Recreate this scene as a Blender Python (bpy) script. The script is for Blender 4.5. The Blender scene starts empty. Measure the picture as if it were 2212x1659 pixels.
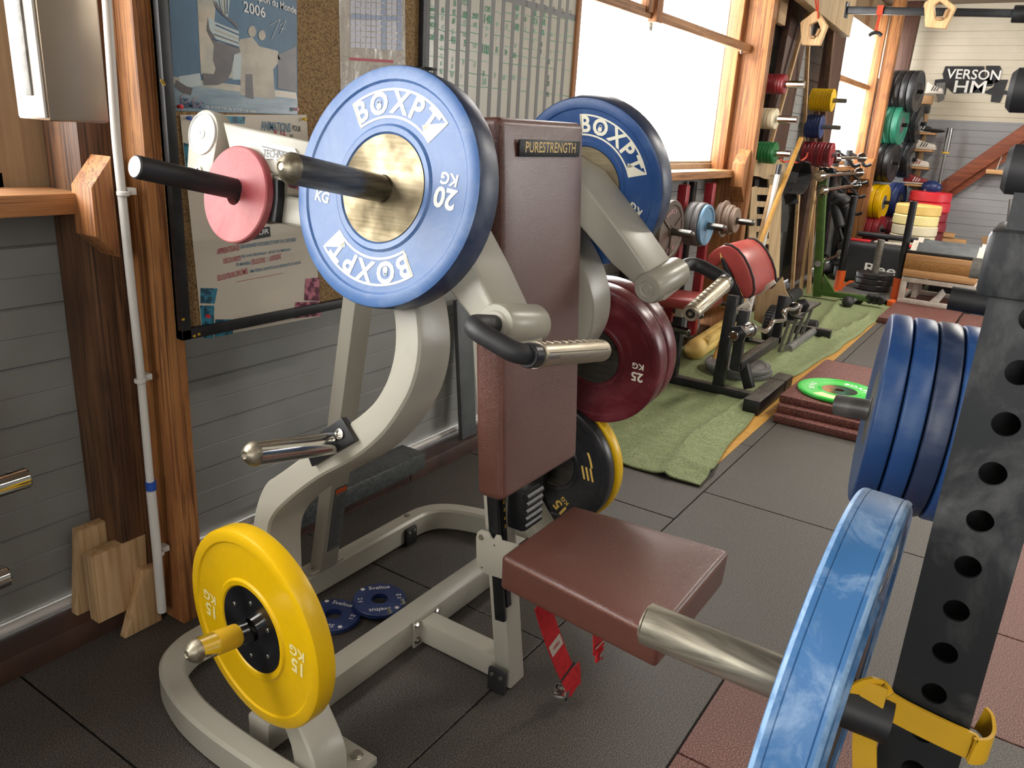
import bpy, bmesh, math, random
from mathutils import Vector, Matrix, noise
random.seed(7)
SC = bpy.context.scene
COL = SC.collection
# ------------------------------------------------------------------ camera
RW = Matrix(((0.5548, 0.2277, -0.8002), (-0.8301, 0.2166, -0.5138), (0.0563, 0.9493, 0.3092)))
F, CX, CY, HC = 1706.98, 1106.0, 829.5, 1.46
_x = Vector(RW[0]).normalized(); _y = (Vector(RW[1]) - _x * _x.dot(Vector(RW[1]))).normalized(); _z = _x.cross(_y)
RW = Matrix((_x, _y, _z))
CAM = Vector((0, 0, HC))
cam_d = bpy.data.cameras.new('camera'); cam = bpy.data.objects.new('camera', cam_d); COL.objects.link(cam)
cam_d.sensor_width = 36; cam_d.lens = F / 2212 * 36; cam_d.clip_start = .05
cam.matrix_world = Matrix.Translation(CAM) @ RW.to_4x4()
cam_d.dof.use_dof = True; cam_d.dof.focus_distance = 1.75; cam_d.dof.aperture_fstop = 32
SC.camera = cam
# ------------------------------------------------------------------ view and light
vs = SC.view_settings
vs.view_transform = 'Standard'; vs.look = 'None'; vs.gamma = 1; vs.use_curve_mapping = False; vs.exposure = EXPO = .62
W = bpy.data.worlds.new('overcast_sky'); SC.world = W; W.use_nodes = True
W.node_tree.nodes['Background'].inputs[0].default_value = (1.0, .985, .96, 1)
W.node_tree.nodes['Background'].inputs[1].default_value = 9.0
def area(name, loc, aim, sx, sy, power, col=(1, 1, 1), portal=False):
    d = bpy.data.lights.new(name, 'AREA'); d.shape = 'RECTANGLE'; d.size = sx; d.size_y = sy; d.energy = power; d.color = col
    o = bpy.data.objects.new(name, d); COL.objects.link(o); o.location = loc
    o.rotation_euler = (Vector(aim)).to_track_quat('-Z', 'Y').to_euler()
    if portal: d.cycles.is_portal = True
    return o
area('daylight_portal', (-.45, 2.3, 2.0), (0, -1, 0), 2.9, 1.5, 1, portal=True)
area('daylight_portal', (4.65, 2.3, 2.0), (0, -1, 0), 2.6, 1.5, 1, portal=True)
area('daylight_portal', (9.7, 2.3, 2.05), (0, -1, 0), 1.9, 1.5, 1, portal=True)
area('daylight_portal', (-2.72, -.9, 2.0), (1, 0, 0), 1.2, 1.3, 1, portal=True)  # for the added window in the unseen back wall
area('daylight_portal', (8.9, -4.75, 2.1), (0, 1, 0), 3.2, 1.7, 1, portal=True)  # for the added window in the unseen right wall

# ------------------------------------------------------------------ points on known planes, from the photograph's measured directions
def ray(u, v): return RW @ Vector(((u - CX) / F, -(v - CY) / F, -1.0))
def AX(u, v, x): d = ray(u, v); return CAM + d * (x / d.x)
def AY(u, v, y): d = ray(u, v); return CAM + d * (y / d.y)
def AZ(u, v, z): d = ray(u, v); return CAM + d * ((z - HC) / d.z)
def AD(u, v, t): return CAM + ray(u, v) * t
SL = .2                                        # the side frames of the bench lean inward by this slope
def AN(u, v, c): d = ray(u, v); return CAM + d * ((c + SL * HC) / (d.x - SL * d.z))
V = Vector
def lerp(a, b, t): return a + (b - a) * t

# ------------------------------------------------------------------ materials
def lin(h):
    h = h.lstrip('#'); r = []
    for i in (0, 2, 4):
        c = int(h[i:i + 2], 16) / 255; r.append(c / 12.92 if c <= .04045 else ((c + .055) / 1.055) ** 2.4)
    return (*r, 1)
MATS = {}
class N:
    def __init__(s, name):
        m = bpy.data.materials.new(name); m.use_nodes = True; s.m = m; s.t = m.node_tree; s.b = s.t.nodes['Principled BSDF']; MATS[name] = m
        s.tc = s.t.nodes.new('ShaderNodeTexCoord')
    def n(s, typ, **kw):
        x = s.t.nodes.new(typ)
        for k, v in kw.items():
            if k.startswith('i_'): x.inputs[k[2:].replace('_', ' ')].default_value = v
            else: setattr(x, k, v)
        return x
    def l(s, a, b): s.t.links.new(a, b)
    def coords(s, scale=(1, 1, 1), gen='Object', rot=(0, 0, 0)):
        mp = s.n('ShaderNodeMapping'); mp.inputs['Scale'].default_value = scale; mp.inputs['Rotation'].default_value = rot
        s.l(s.tc.outputs[gen], mp.inputs['Vector']); return mp.outputs[0]
    def noise(s, vec, sc, det=3, dist=0, rough=.55):
        x = s.n('ShaderNodeTexNoise'); x.inputs['Scale'].default_value = sc; x.inputs['Detail'].default_value = det; x.inputs['Distortion'].default_value = dist; x.inputs['Roughness'].default_value = rough
        if vec: s.l(vec, x.inputs['Vector'])
        return x.outputs['Fac']
    def ramp(s, fac, stops):
        r = s.n('ShaderNodeValToRGB'); e = r.color_ramp.elements
        while len(e) < len(stops): e.new(.5)
        for k, (p, c) in enumerate(stops): e[k].position = p; e[k].color = lin(c) if isinstance(c, str) else (c, c, c, 1)
        s.l(fac, r.inputs[0]); return r.outputs[0]
    def mix(s, fac, a, b, mode='MIX'):
        x = s.n('ShaderNodeMix', data_type='RGBA', blend_type=mode)
        for inp, val in ((x.inputs[0], fac), (x.inputs[6], a), (x.inputs[7], b)):
            if hasattr(val, 'is_linked') or hasattr(val, 'links'): s.l(val, inp)
            elif isinstance(val, str): inp.default_value = lin(val)
            else: inp.default_value = val
        return x.outputs[2]
    def bump(s, h, strength=.3, dist=.002, nrm=None):
        x = s.n('ShaderNodeBump'); x.inputs['Strength'].default_value = strength; x.inputs['Distance'].default_value = dist
        s.l(h, x.inputs['Height'])
        if nrm: s.l(nrm, x.inputs['Normal'])
        s.l(x.outputs[0], s.b.inputs['Normal']); return x.outputs[0]
    def set(s, col=None, rough=.5, metal=0, spec=.5, coat=0):
        if col is not None:
            if hasattr(col, 'links'): s.l(col, s.b.inputs['Base Color'])
            else: s.b.inputs['Base Color'].default_value = lin(col)
        if hasattr(rough, 'links'): s.l(rough, s.b.inputs['Roughness'])
        else: s.b.inputs['Roughness'].default_value = rough
        s.b.inputs['Metallic'].default_value = metal; s.b.inputs['Specular IOR Level'].default_value = spec; s.b.inputs['Coat Weight'].default_value = coat
        return s.m
def plain(name, col, rough=.5, metal=0, col2=None, sc=8, lo=.4, hi=.7, bsc=0, bst=.2, bd=.001, spec=.5, coat=0, det=4, dusty_sheen=None):
    x = N(name); c = col
    if col2:
        f = x.ramp(x.noise(x.coords(), sc, det), [(lo, 0.0), (hi, 1.0)]); c = x.mix(f, col, col2)
    if bsc: x.bump(x.noise(x.coords(), bsc, 3), bst, bd)
    if dusty_sheen:      # dusty tops and their sheen, both mixed into the colour of upward faces
        ge = x.n('ShaderNodeNewGeometry'); sp = x.n('ShaderNodeSeparateXYZ'); x.l(ge.outputs['Normal'], sp.inputs[0])
        mu = x.n('ShaderNodeMath', operation='MULTIPLY'); x.l(x.ramp(sp.outputs['Z'], [(.7, 0.0), (.95, 1.0)]), mu.inputs[0]); x.l(x.ramp(x.noise(x.coords(), 30, 5), [(.3, .35), (.7, .9)]), mu.inputs[1])
        c = x.mix(mu.outputs[0], c, dusty_sheen)
    return x.set(c, rough, metal, spec, coat)
def wood(name, a, b, c, axis=2, sc=1.0, rough=.6, ring=28, dark=None):
    """grain stretched along one axis: broad tone, growth lines and fine fibre"""
    x = N(name); s = [9 * sc] * 3; s[axis] = .55 * sc; f = x.noise(x.coords(tuple(s)), 1.2, 5, 1.5, .6)
    w = [ring * 2.2 * sc] * 3; w[axis] = 1.1 * sc; g = x.noise(x.coords(tuple(w)), 1.0, 4, 2.2, .55)
    t_ = [210] * 3; t_[axis] = 5; h = x.noise(x.coords(tuple(t_)), 1.0, 2, 0, .5)
    base = x.ramp(f, [(.32, a), (.52, b), (.72, c)])
    col = x.mix(x.ramp(g, [(.40, .9), (.49, 0.0)]), base, dark or a)
    col = x.mix(x.ramp(h, [(.35, .35), (.6, 0.0)]), col, a)
    k = x.ramp(x.noise(x.coords((3, 3, 3)), 2.6, 5), [(.55, 0.0), (.8, .6)]); col = x.mix(k, col, dark or a)
    x.bump(g, .35, .0015); return x.set(col, rough)

wood('orange_fir', '8a5430', 'ac7440', 'bf8a54', 2, dark='5c3820')
wood('orange_fir_x', '8f5e38', 'ae7c4c', 'c39364', 0, dark='6a4428')
wood('brown_fir', '4a3020', '6c4a30', '82603f', 2, dark='2a1c12')
wood('dark_brown_wood', '3a2218', '4e3020', '60402c', 2)
wood('pine_light', 'a88458', 'c0a078', 'ccb08a', 2, .8, ring=16)
wood('pine_x', 'b08050', 'c89a68', 'd8b080', 0, .8, ring=16)
wood('pine_y', 'b08050', 'c89a68', 'd8b080', 1, .8, ring=16)
wood('tan_board', '8e785c', 'a08a6c', 'ae987a', 2, .6)
wood('red_brown_brace', '6a3420', '8a4a2e', '9c5a3a', 1)
wood('plywood', 'a08460', 'b39a74', 'c0a880', 2, .5, ring=6)
wood('ring_wood', 'c49a68', 'dcb888', 'e8c89a', 2, 3)
plain('wall_grey', '8b8b88', .55, col2='80807c', sc=3)
plain('wall_grey_far', '97989a', .6, col2='8c8d90', sc=2)
plain('wall_cream', 'cfc6b2', .6, col2='c2b9a4', sc=2)
plain('ceiling_brown', '5c4c3c', .8)
plain('ledge_brown', '4a3228', .5, col2='2e1f18', sc=5, bsc=40)
plain('pipe_white', 'cfccc6', .4)
plain('black_frame', '17181a', .45, col2='2a2a2c', sc=20)
plain('yellow_paint', 'c8a020', .5)
plain('blue_tape', '2450a8', .5)
x = N('cork'); c = x.ramp(x.noise(x.coords(), 190, 3), [(.35, '5e482c'), (.5, '8c6e46'), (.7, 'a68a5e')]); x.bump(x.noise(x.coords(), 190, 2), .4, .001); x.set(c, .8)
x = N('whiteboard'); x.bump(x.noise(x.coords((1, 1, .35)), 14, 3), .06, .004); x.set('b9b4a6', .22)
plain('board_tape', '6b6a68', .5); plain('marker_green', '1f8f6a', .5); plain('marker_faint', '7fb8a0', .5); plain('marker_dark', '2a5a48', .5)
# paper
x = N('paper'); x.bump(x.noise(x.coords(), 9, 2), .25, .004); x.set('c9c0b0', .45)
plain('print_blue', '3a6f8c', .5); plain('print_red', 'b03a4c', .5); plain('print_navy', '2c4a6c', .5); plain('print_black', '26282c', .5); plain('print_white', 'e8e8e4', .5)
x = N('poster_gloss'); f = x.noise(x.coords((1, 1, .6)), 6, 4); x.bump(f, .35, .006); x.set(x.ramp(f, [(.3, '28506e'), (.6, '3c6884')]), .38)
x = N('poster_tan'); x.set(x.ramp(x.noise(x.coords(), 10, 4), [(.35, '8f9890'), (.6, 'bdb09a')]), .25)
x = N('poster_grey'); x.set(x.ramp(x.noise(x.coords((1, 1, 5)), 8, 3), [(.3, '5c7484'), (.7, '8ea0a8')]), .25)
plain('poster_dark', '3c3634', .3, col2='5a4e48', sc=14); plain('poster_cloth', 'a8b4b4', .3); plain('poster_teal', '2f8098', .4, col2='124458', sc=40, lo=.45, hi=.55); plain('poster_pink', 'b87080', .4, col2='5c2038', sc=40, lo=.45, hi=.55)
plain('poster_suit', 'b0a48c', .3, col2='8c8474', sc=12)
x = N('plastic_sleeve'); h = x.noise(x.coords((1, 1, .5)), 26, 5, 1.5); x.bump(h, .9, .012); x.set('b5ada0', .1)
plain('calendar_cell', '8f8c98', .3); plain('calendar_blue', '34507c', .3)
# machine
x = N('machine_cream'); x.bump(x.noise(x.coords(), 320, 2), .10, .0006)
s_ = x.ramp(x.noise(x.coords(), 7, 6), [(.62, 0.0), (.75, .35)]); x.set(x.mix(s_, 'a8a496', '858076'), .33)
plain('machine_tan_side', 'b0ab9d', .4)
x = N('leather_brown'); v_ = x.n('ShaderNodeTexVoronoi', feature='DISTANCE_TO_EDGE'); v_.inputs['Scale'].default_value = 330; x.l(x.coords(), v_.inputs['Vector'])
x.bump(x.ramp(v_.outputs['Distance'], [(0, 0.0), (.25, 1.0)]), .55, .0009)
x.set(x.mix(x.noise(x.coords(), 5, 3), '6a3c2f', '5c342a'), .40, spec=.7, coat=.6); x.b.inputs['Coat Roughness'].default_value = .33
plain('stitch', '8c5840', .6)
def steel(name, col='b9b4aa', rough=.22, sc=(2, 60, 60), c2='8c867c'):
    x = N(name); f = x.noise(x.coords(sc), 3, 5); g = x.noise(x.coords(), 9, 5)
    r = x.ramp(g, [(.3, rough * .6), (.7, min(1, rough * 1.9))])
    x.bump(f, .05, .0005); return x.set(x.mix(x.ramp(f, [(.35, 0.0), (.7, 1.0)]), col, c2), r, 1)
steel('chrome', 'd0cec8', .10, c2='c8c6c2'); steel('steel_worn', '7c7a76', .28, c2='5c5a56'); steel('steel_hub', '9c9078', .5, c2='84795f'); steel('grip_alloy', 'c4bba8', .32, c2='b3a993')
x = N('sleeve_worn'); f = x.noise(x.coords((14, 1.5, 14)), 3, 6, 1); x.set(x.ramp(f, [(.3, '5c584e'), (.5, '9a9484'), (.7, 'c4bca8')]), .42, .75)
plain('dome_cast', 'a8a08c', .45, .9, '7c7464', 60, bsc=160, bst=.5)
plain('black_metal', '18191b', .42, .2, '303236', 14, .5, .8, dusty_sheen='6c665e'); plain('black_gloss', '101114', .15, col2='24262a', sc=10)
plain('black_rubber', '1b1b1d', .55, col2='2c2c2e', sc=10); plain('black_plastic', '1c1d1f', .35)
plain('bolt_zinc', 'c0bdb4', .3, 1)
plain('warning_label', '6c6f70', .5); plain('orange_paint', 'd85a1c', .5)
# plates
def worn(name, a, b, c, rough=.4, sc=6, lo=.47, hi=.70, amt=.55):
    x = N(name); f = x.noise(x.coords(), sc, 8, .6, .68); g = x.noise(x.coords((1, 1, 1)), sc * .35, 3)
    col = x.mix(x.ramp(g, [(.3, 0.0), (.7, 1.0)]), a, b); col = x.mix(x.ramp(f, [(lo, 0.0), (hi, amt)]), col, c)
    x.bump(f, .05, .0006); return x.set(col, x.ramp(f, [(.3, rough * .8), (.8, min(1, rough * 1.4))]))
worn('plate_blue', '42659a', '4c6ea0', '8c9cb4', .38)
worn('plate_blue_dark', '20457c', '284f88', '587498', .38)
worn('plate_blue_scuffed', '2e5a86', '3a6898', '9cb4cc', .45, 13, .46, .68, .6)
worn('plate_edge_pale', '6c90b8', '88a8c8', '30608f', .5, 30, .45, .6)
worn('plate_navy_side', '263450', '2c3c5c', '6c7484', .36)
worn('plate_yellow', 'e0b400', 'd8ac04', 'b89820', .34, 9, .55, .9)
worn('plate_yellow_light', 'e8dca0', 'ead890', 'dccc98', .5)
worn('plate_cream', 'e0d4b4', 'd8ccac', 'e0d8c0', .5)
worn('plate_red', '8a1e26', '84222a', 'a04850', .36); worn('plate_red_dark', '581a20', '601e26', '9a5058', .3)
worn('plate_red_bright', 'd02834', 'c82430', 'd85058', .4)
worn('plate_red_faded', 'a8444a', 'b8585c', 'cc9490', .5, 9, .40, .68)
worn('plate_green', '1c7a3c', '186a34', '4c9a64', .35); worn('plate_sea_green', '247258', '2c7e66', '54a084', .4); worn('plate_lime', '2cb43c', '30b840', '80d080', .35)
worn('plate_black', '1e1f21', '26272a', '4c4c4e', .32); worn('plate_navy', '1c2c5c', '203468', '4c5c88', .4)
worn('plate_iron', '54483e', '5c5046', '80766a', .45); worn('plate_grey_iron', '5a5a5a', '6a6a68', '8c8c88', .4); worn('plate_steel_blue', '5c88a4', '6490ac', '90b0c4', .4)
worn('plate_brown_iron', '7c6858', '85705f', 'a08c7c', .5)
plain('print_cream', 'ece8d4', .5); plain('gold_print', 'd8b45c', .4); plain('pink_print', 'c89a9c', .5)
# floor
def speck(name, a, b, c, sc=260):
    x = N(name); f = x.noise(x.coords(), sc, 3, 0, .7); g = x.noise(x.coords(), 2.2, 5)
    col = x.ramp(f, [(.40, a), (.5, b), (.60, c)]); col = x.mix(x.ramp(g, [(.35, 0.0), (.75, .25)]), col, b)
    x.bump(f, .5, .0012); return x.set(col, .55)
speck('rubber_mat', '1f1c1a', '3a3632', '767066', 330); speck('rubber_red', '2e1814', '5e352c', '9c6e60', 280)
speck('rubber_red_tile', '3c1c18', '5e322b', '8c5a4e', 160)
plain('seam_dark', '0c0c0c', .8); plain('turf_edge_yellow', 'b88a3c', .6, col2='a87828', sc=30)
x = N('turf'); f = x.noise(x.coords((1, 1, 1)), 300, 3, 0, .7); g = x.noise(x.coords(), 5, 5); h = x.noise(x.coords((1, .4, 1)), 34, 3)
col = x.mix(x.ramp(g, [(.35, 0.0), (.7, .8)]), x.ramp(f, [(.40, '3c472a'), (.5, '6c7e4a'), (.60, 'b8c090')]), x.ramp(f, [(.35, '4a5434'), (.6, '949e6e')]))
col = x.mix(x.ramp(h, [(.45, 0.0), (.75, .5)]), col, '98a074'); x.bump(f, .9, .004); x.set(col, .75)
plain('leather_red', 'a4443e', .33, col2='8e3634', sc=4, bsc=60, bst=.1); plain('leather_red_faded', 'a8504c', .35, col2='bc8078', sc=5)
plain('strap_red', 'b0141c', .6, col2='d02028', sc=60); plain('green_paint', '38561e', .4, col2='486628'); plain('red_paint', '8a1a24', .35, col2='9c3038'); plain('grey_metal', '6c6c6a', .4, .4, '8a8a88', 20)
plain('plyo_black', '26282a', .5, bsc=90, bst=.6, bd=.003); plain('white_paint', 'd0c8bc', .5, col2='b8aea0', sc=12)
x = N('osb'); x.set(x.ramp(x.noise(x.coords((1, 1, 3)), 60, 3), [(.35, '7c5428'), (.6, 'a8783c')]), .6)
plain('cardboard', 'a07c54', .7); plain('shoe_white', 'd8d0c4', .5); plain('grey_tread', '7c7870', .6, col2='5c5850', sc=60); plain('yellow_foam', 'e0c070', .6, col2='d4b060', sc=8)
plain('yellow_band', 'd8a820', .45, col2='c89c28', sc=8); plain('rope_red', 'c0401c', .7); plain('grey_slab', '55585a', .5, col2='44474a', sc=9); plain('granite_grey', '4c5050', .35, col2='2c2e2e', sc=60)
x = N('pane'); tb = x.n('ShaderNodeBsdfTransparent'); gl = x.n('ShaderNodeBsdfGlossy'); gl.inputs['Roughness'].default_value = .05; mx = x.n('ShaderNodeMixShader'); mx.inputs[0].default_value = .05
x.l(tb.outputs[0], mx.inputs[1]); x.l(gl.outputs[0], mx.inputs[2]); x.l(mx.outputs[0], x.t.nodes['Material Output'].inputs[0])
x = N('brown_glazed_metal'); x.bump(x.noise(x.coords((1, 1, .5)), 4, 3), .3, .02); x.set('a4937e', .32, .6)

# ------------------------------------------------------------------ text outlines, made once
TEXTS = {}
def make_texts(strings):
    tmp = []
    for s in strings:
        cd = bpy.data.curves.new('t', 'FONT'); cd.body = s; cd.size = 1; cd.align_x = 'CENTER'; cd.align_y = 'CENTER'; cd.resolution_u = 3; cd.offset = .03 if len(s) == 1 or s in ('KG', '20', '15', '25') else .012
        o = bpy.data.objects.new('t', cd); COL.objects.link(o); tmp.append((s, o, cd))
    dg = bpy.context.evaluated_depsgraph_get(); dg.update()
    for s, o, cd in tmp:
        e = o.evaluated_get(dg); me = e.to_mesh()
        vs_ = [v.co.copy() for v in me.vertices]; fs = [tuple(p.vertices) for p in me.polygons]
        if vs_:
            x0 = min(v.x for v in vs_); x1 = max(v.x for v in vs_); y0 = min(v.y for v in vs_); y1 = max(v.y for v in vs_)
            for v in vs_: v.x -= (x0 + x1) / 2
        else: x0 = x1 = y0 = y1 = 0
        TEXTS[s] = (vs_, fs, x1 - x0, y0, y1); e.to_mesh_clear()
    for s, o, cd in tmp: bpy.data.objects.remove(o); bpy.data.curves.remove(cd)

# ------------------------------------------------------------------ mesh builder
class MB:
    def __init__(s, mat='machine_cream'): s.bm = bmesh.new(); s.mats = [mat]; s.cur = 0
    def m(s, mat):
        if mat not in s.mats: s.mats.append(mat)
        s.cur = s.mats.index(mat); return s
    def raw(s, vs_, fs):
        bv = [s.bm.verts.new(v) for v in vs_]
        for f in fs:
            try: nf = s.bm.faces.new([bv[i] for i in f]); nf.material_index = s.cur
            except ValueError: pass
        return s
    def merge(s, tb, M=None):
        if M is not None: bmesh.ops.transform(tb, matrix=M, verts=tb.verts[:])
        tb.verts.index_update(); tb.verts.ensure_lookup_table()
        s.raw([v.co.copy() for v in tb.verts], [[v.index for v in f.verts] for f in tb.faces]); tb.free(); return s
    def box(s, c, size, rot=None, bev=0, seg=2):
        tb = bmesh.new(); bmesh.ops.create_cube(tb, size=1)
        bmesh.ops.scale(tb, vec=size, verts=tb.verts[:])
        if bev: bmesh.ops.bevel(tb, geom=tb.edges[:], offset=bev, segments=seg, affect='EDGES', profile=.5)
        M = Matrix.Translation(c)
        if rot is not None: M = M @ rot.to_4x4()
        return s.merge(tb, M)
    def bar(s, p, q, w, h, up=V((0, 0, 1)), bev=0, seg=2):
        """rectangular bar from p to q: w across, h along 'up'"""
        p, q = V(p), V(q); d = (q - p); L = d.length; d = d.normalized(); side = V(up).cross(d)
        if side.length < 1e-5: side = V((1, 0, 0)).cross(d)
        side.normalize(); u = d.cross(side)
        R = Matrix((d, side, u)).transposed()
        return s.box((p + q) / 2, (L, w, h), R, bev, seg)
    def prism(s, pts, vec, bev=0, seg=2):
        tb = bmesh.new(); a = [tb.verts.new(p) for p in pts]; f = tb.faces.new(a)
        r = bmesh.ops.extrude_face_region(tb, geom=[f]); nv = [g for g in r['geom'] if isinstance(g, bmesh.types.BMVert)]
        bmesh.ops.translate(tb, vec=vec, verts=nv); bmesh.ops.recalc_face_normals(tb, faces=tb.faces[:])
        if bev:
            vd = V(vec).normalized()
            es = [e for e in tb.edges if abs((e.verts[0].co - e.verts[1].co).normalized().dot(vd)) < .9]
            bmesh.ops.bevel(tb, geom=es, offset=bev, segments=seg, affect='EDGES', profile=.5)
        return s.merge(tb)
    def lathe(s, o, ax, prof, seg=32):
        o = V(o); ax = V(ax).normalized(); a = ax.orthogonal().normalized(); b = ax.cross(a)
        vs_, fs, rows = [], [], []
        for r, h in prof:
            if r < 1e-6: rows.append([len(vs_)] * seg); vs_.append(o + ax * h)
            else:
                rows.append(list(range(len(vs_), len(vs_) + seg)))
                for k in range(seg):
                    t = 2 * math.pi * k / seg; vs_.append(o + ax * h + (a * math.cos(t) + b * math.sin(t)) * r)
        for r0, r1 in zip(rows, rows[1:]):
            for k in range(seg):
                k2 = (k + 1) % seg; q = [r0[k], r0[k2], r1[k2], r1[k]]; q2 = []
                for i in q:
                    if i not in q2: q2.append(i)
                if len(q2) > 2: fs.append(q2)
        return s.raw(vs_, fs)
    def cyl(s, p, q, r, r2=None, seg=24, bev=0):
        p, q = V(p), V(q); L = (q - p).length; r2 = r if r2 is None else r2
        if bev: prof = [(0, 0), (r - bev, 0), (r, bev), (r2, L - bev), (r2 - bev, L), (0, L)]
        else: prof = [(0, 0), (r, 0), (r2, L), (0, L)]
        return s.lathe(p, q - p, prof, seg)
    def ring(s, p, q, ro, ri, seg=32, bev=.002):
        L = (V(q) - V(p)).length
        return s.lathe(p, V(q) - V(p), [(ri, 0), (ro - bev, 0), (ro, bev), (ro, L - bev), (ro - bev, L), (ri, L), (ri, 0)], seg)
    def sphere(s, c, r, sc=(1, 1, 1), seg=16, rot=None):
        tb = bmesh.new(); bmesh.ops.create_uvsphere(tb, u_segments=seg, v_segments=max(6, seg // 2), radius=r); bmesh.ops.scale(tb, vec=sc, verts=tb.verts[:])
        M = Matrix.Translation(c)
        if rot is not None: M = M @ rot.to_4x4()
        return s.merge(tb, M)
    def tube(s, pts, r, seg=14, fil=0, n=6, cap=True):
        P = [V(p) for p in pts]
        if fil:
            Q = [P[0]]
            for i in range(1, len(P) - 1):
                a, b, c = P[i - 1], P[i], P[i + 1]; f = min(fil, (a - b).length * .49, (c - b).length * .49)
                p0 = b + (a - b).normalized() * f; p1 = b + (c - b).normalized() * f
                for k in range(n + 1):
                    t = k / n; Q.append((1 - t) ** 2 * p0 + 2 * t * (1 - t) * b + t * t * p1)
            Q.append(P[-1]); P = Q
        vs_, fs = [], []; d = (P[1] - P[0]).normalized(); a = d.orthogonal().normalized()
        for i, p in enumerate(P):
            dd = ((P[min(i + 1, len(P) - 1)] - P[max(i - 1, 0)])).normalized()
            a = (a - dd * a.dot(dd)).normalized(); b = dd.cross(a)
            rr = r[i] if isinstance(r, (list, tuple)) else r
            for k in range(seg):
                t = 2 * math.pi * k / seg; vs_.append(p + (a * math.cos(t) + b * math.sin(t)) * rr)
        for i in range(len(P) - 1):
            for k in range(seg):
                k2 = (k + 1) % seg; fs.append([i * seg + k, i * seg + k2, (i + 1) * seg + k2, (i + 1) * seg + k])
        if cap: fs.append(list(range(seg))[::-1]); fs.append([(len(P) - 1) * seg + k for k in range(seg)])
        return s.raw(vs_, fs)
    def ribbon(s, pts, w, side, th=.002):
        """flat strap through pts, w wide along side"""
        P = [V(p) for p in pts]; vs_, fs = [], []
        for i, p in enumerate(P):
            d = (P[min(i + 1, len(P) - 1)] - P[max(i - 1, 0)]).normalized(); sd = side[i] if isinstance(side, list) else V(side)
            sd = (sd - d * sd.dot(d)).normalized(); n_ = d.cross(sd)
            for a_, b_ in ((-.5, -.5), (.5, -.5), (.5, .5), (-.5, .5)): vs_.append(p + sd * w * a_ + n_ * th * b_)
        for i in range(len(P) - 1):
            for k in range(4): k2 = (k + 1) % 4; fs.append([i * 4 + k, i * 4 + k2, i * 4 + 4 + k2, i * 4 + 4 + k])
        fs += [[3, 2, 1, 0], [len(vs_) - 4 + k for k in range(4)]]
        return s.raw(vs_, fs)
    def flat(s, pts): return s.raw([V(p) for p in pts], [list(range(len(pts)))])
    def text(s, t, o, xd, yd, size, wide=1.0, lift=.0008, shear=0):
        vs_, fs, w, y0, y1 = TEXTS[t]; o, xd, yd = V(o), V(xd).normalized(), V(yd).normalized(); n_ = xd.cross(yd)
        return s.raw([o + n_ * lift + xd * ((v.x + shear * v.y) * size * wide) + yd * (v.y * size) for v in vs_], fs)
    def arctext(s, t, r, ang, size, gap, z, inward=False, wide=1.0, thick=1):
        """letters round a circle in the local xy plane at height z; ang in degrees is the middle of the word"""
        ws = [TEXTS[c][2] * size * wide if c != ' ' else size * .35 for c in t]; tot = sum(ws) + gap * (len(t) - 1); pos = -tot / 2
        for c, w in zip(t, ws):
            a = math.radians(ang) + (1 if inward else -1) * (pos + w / 2) / r
            if c != ' ':
                rad = V((math.cos(a), math.sin(a), 0)); up = -rad if inward else rad
                s.text(c, rad * r + V((0, 0, z)), up.cross(V((0, 0, 1))) , up, size, wide, 0)
            pos += w + gap
        return s
def build(name, mb, parent=None, smooth=35, world=True, kind=None):
    me = bpy.data.meshes.new(name)
    if parent is not None and world:
        bpy_m = parent['_m']; M = Matrix([bpy_m[i * 4:i * 4 + 4] for i in range(4)]).inverted()
        bmesh.ops.transform(mb.bm, matrix=M, verts=mb.bm.verts[:])
    bmesh.ops.recalc_face_normals(mb.bm, faces=mb.bm.faces[:]) if not getattr(mb, 'keep', 0) else None
    mb.bm.to_mesh(me); mb.bm.free()
    for mname in mb.mats: me.materials.append(MATS[mname])
    if smooth:
        me.shade_smooth(); me.set_sharp_from_angle(angle=math.radians(smooth))
    o = bpy.data.objects.new(name, me); COL.objects.link(o)
    if parent is not None: o.parent = parent; o['_m'] = parent['_m']
    else: o['_m'] = [float(v) for r in Matrix.Identity(4) for v in r]
    if kind: o['kind'] = kind
    return o
def thing(name, label, cat, loc=(0, 0, 0), M=None, group=None):
    o = bpy.data.objects.new(name, None); COL.objects.link(o); o.empty_display_size = .05
    M = M if M is not None else Matrix.Translation(V(loc)); o.matrix_world = M
    o['label'] = label; o['category'] = cat; o['_m'] = [float(v) for r in M for v in r]
    if group: o['group'] = group
    return o
def tag(o, label, cat, group=None):
    o['label'] = label; o['category'] = cat
    if group: o['group'] = group
    # put the origin of a one-mesh thing at its base
    me = o.data; n_ = len(me.vertices); c = V((0, 0, 0)); zmin = 1e9
    for v in me.vertices: c += v.co; zmin = min(zmin, v.co.z)
    c /= n_; c.z = zmin; me.transform(Matrix.Translation(-c)); o.location = c
    return o
def struct(name, mb, **k): return build(name, mb, kind='structure', **k)
def frame_m(o, n_, up=V((0, 0, 1))):
    """matrix with local z along n_, local y close to up"""
    n_ = V(n_).normalized(); x_ = V(up).cross(n_).normalized(); y_ = n_.cross(x_)
    M = Matrix((x_, y_, n_)).transposed().to_4x4(); M.translation = V(o); return M
def dup(root, M, label, group=None):
    r = root.copy(); COL.objects.link(r); r.matrix_world = M; r['label'] = label
    if group: r['group'] = group
    for ch in list(root.children):
        c = ch.copy(); COL.objects.link(c); c.parent = r
        for g in list(ch.children):
            d = g.copy(); COL.objects.link(d); d.parent = c
    return r
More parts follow.
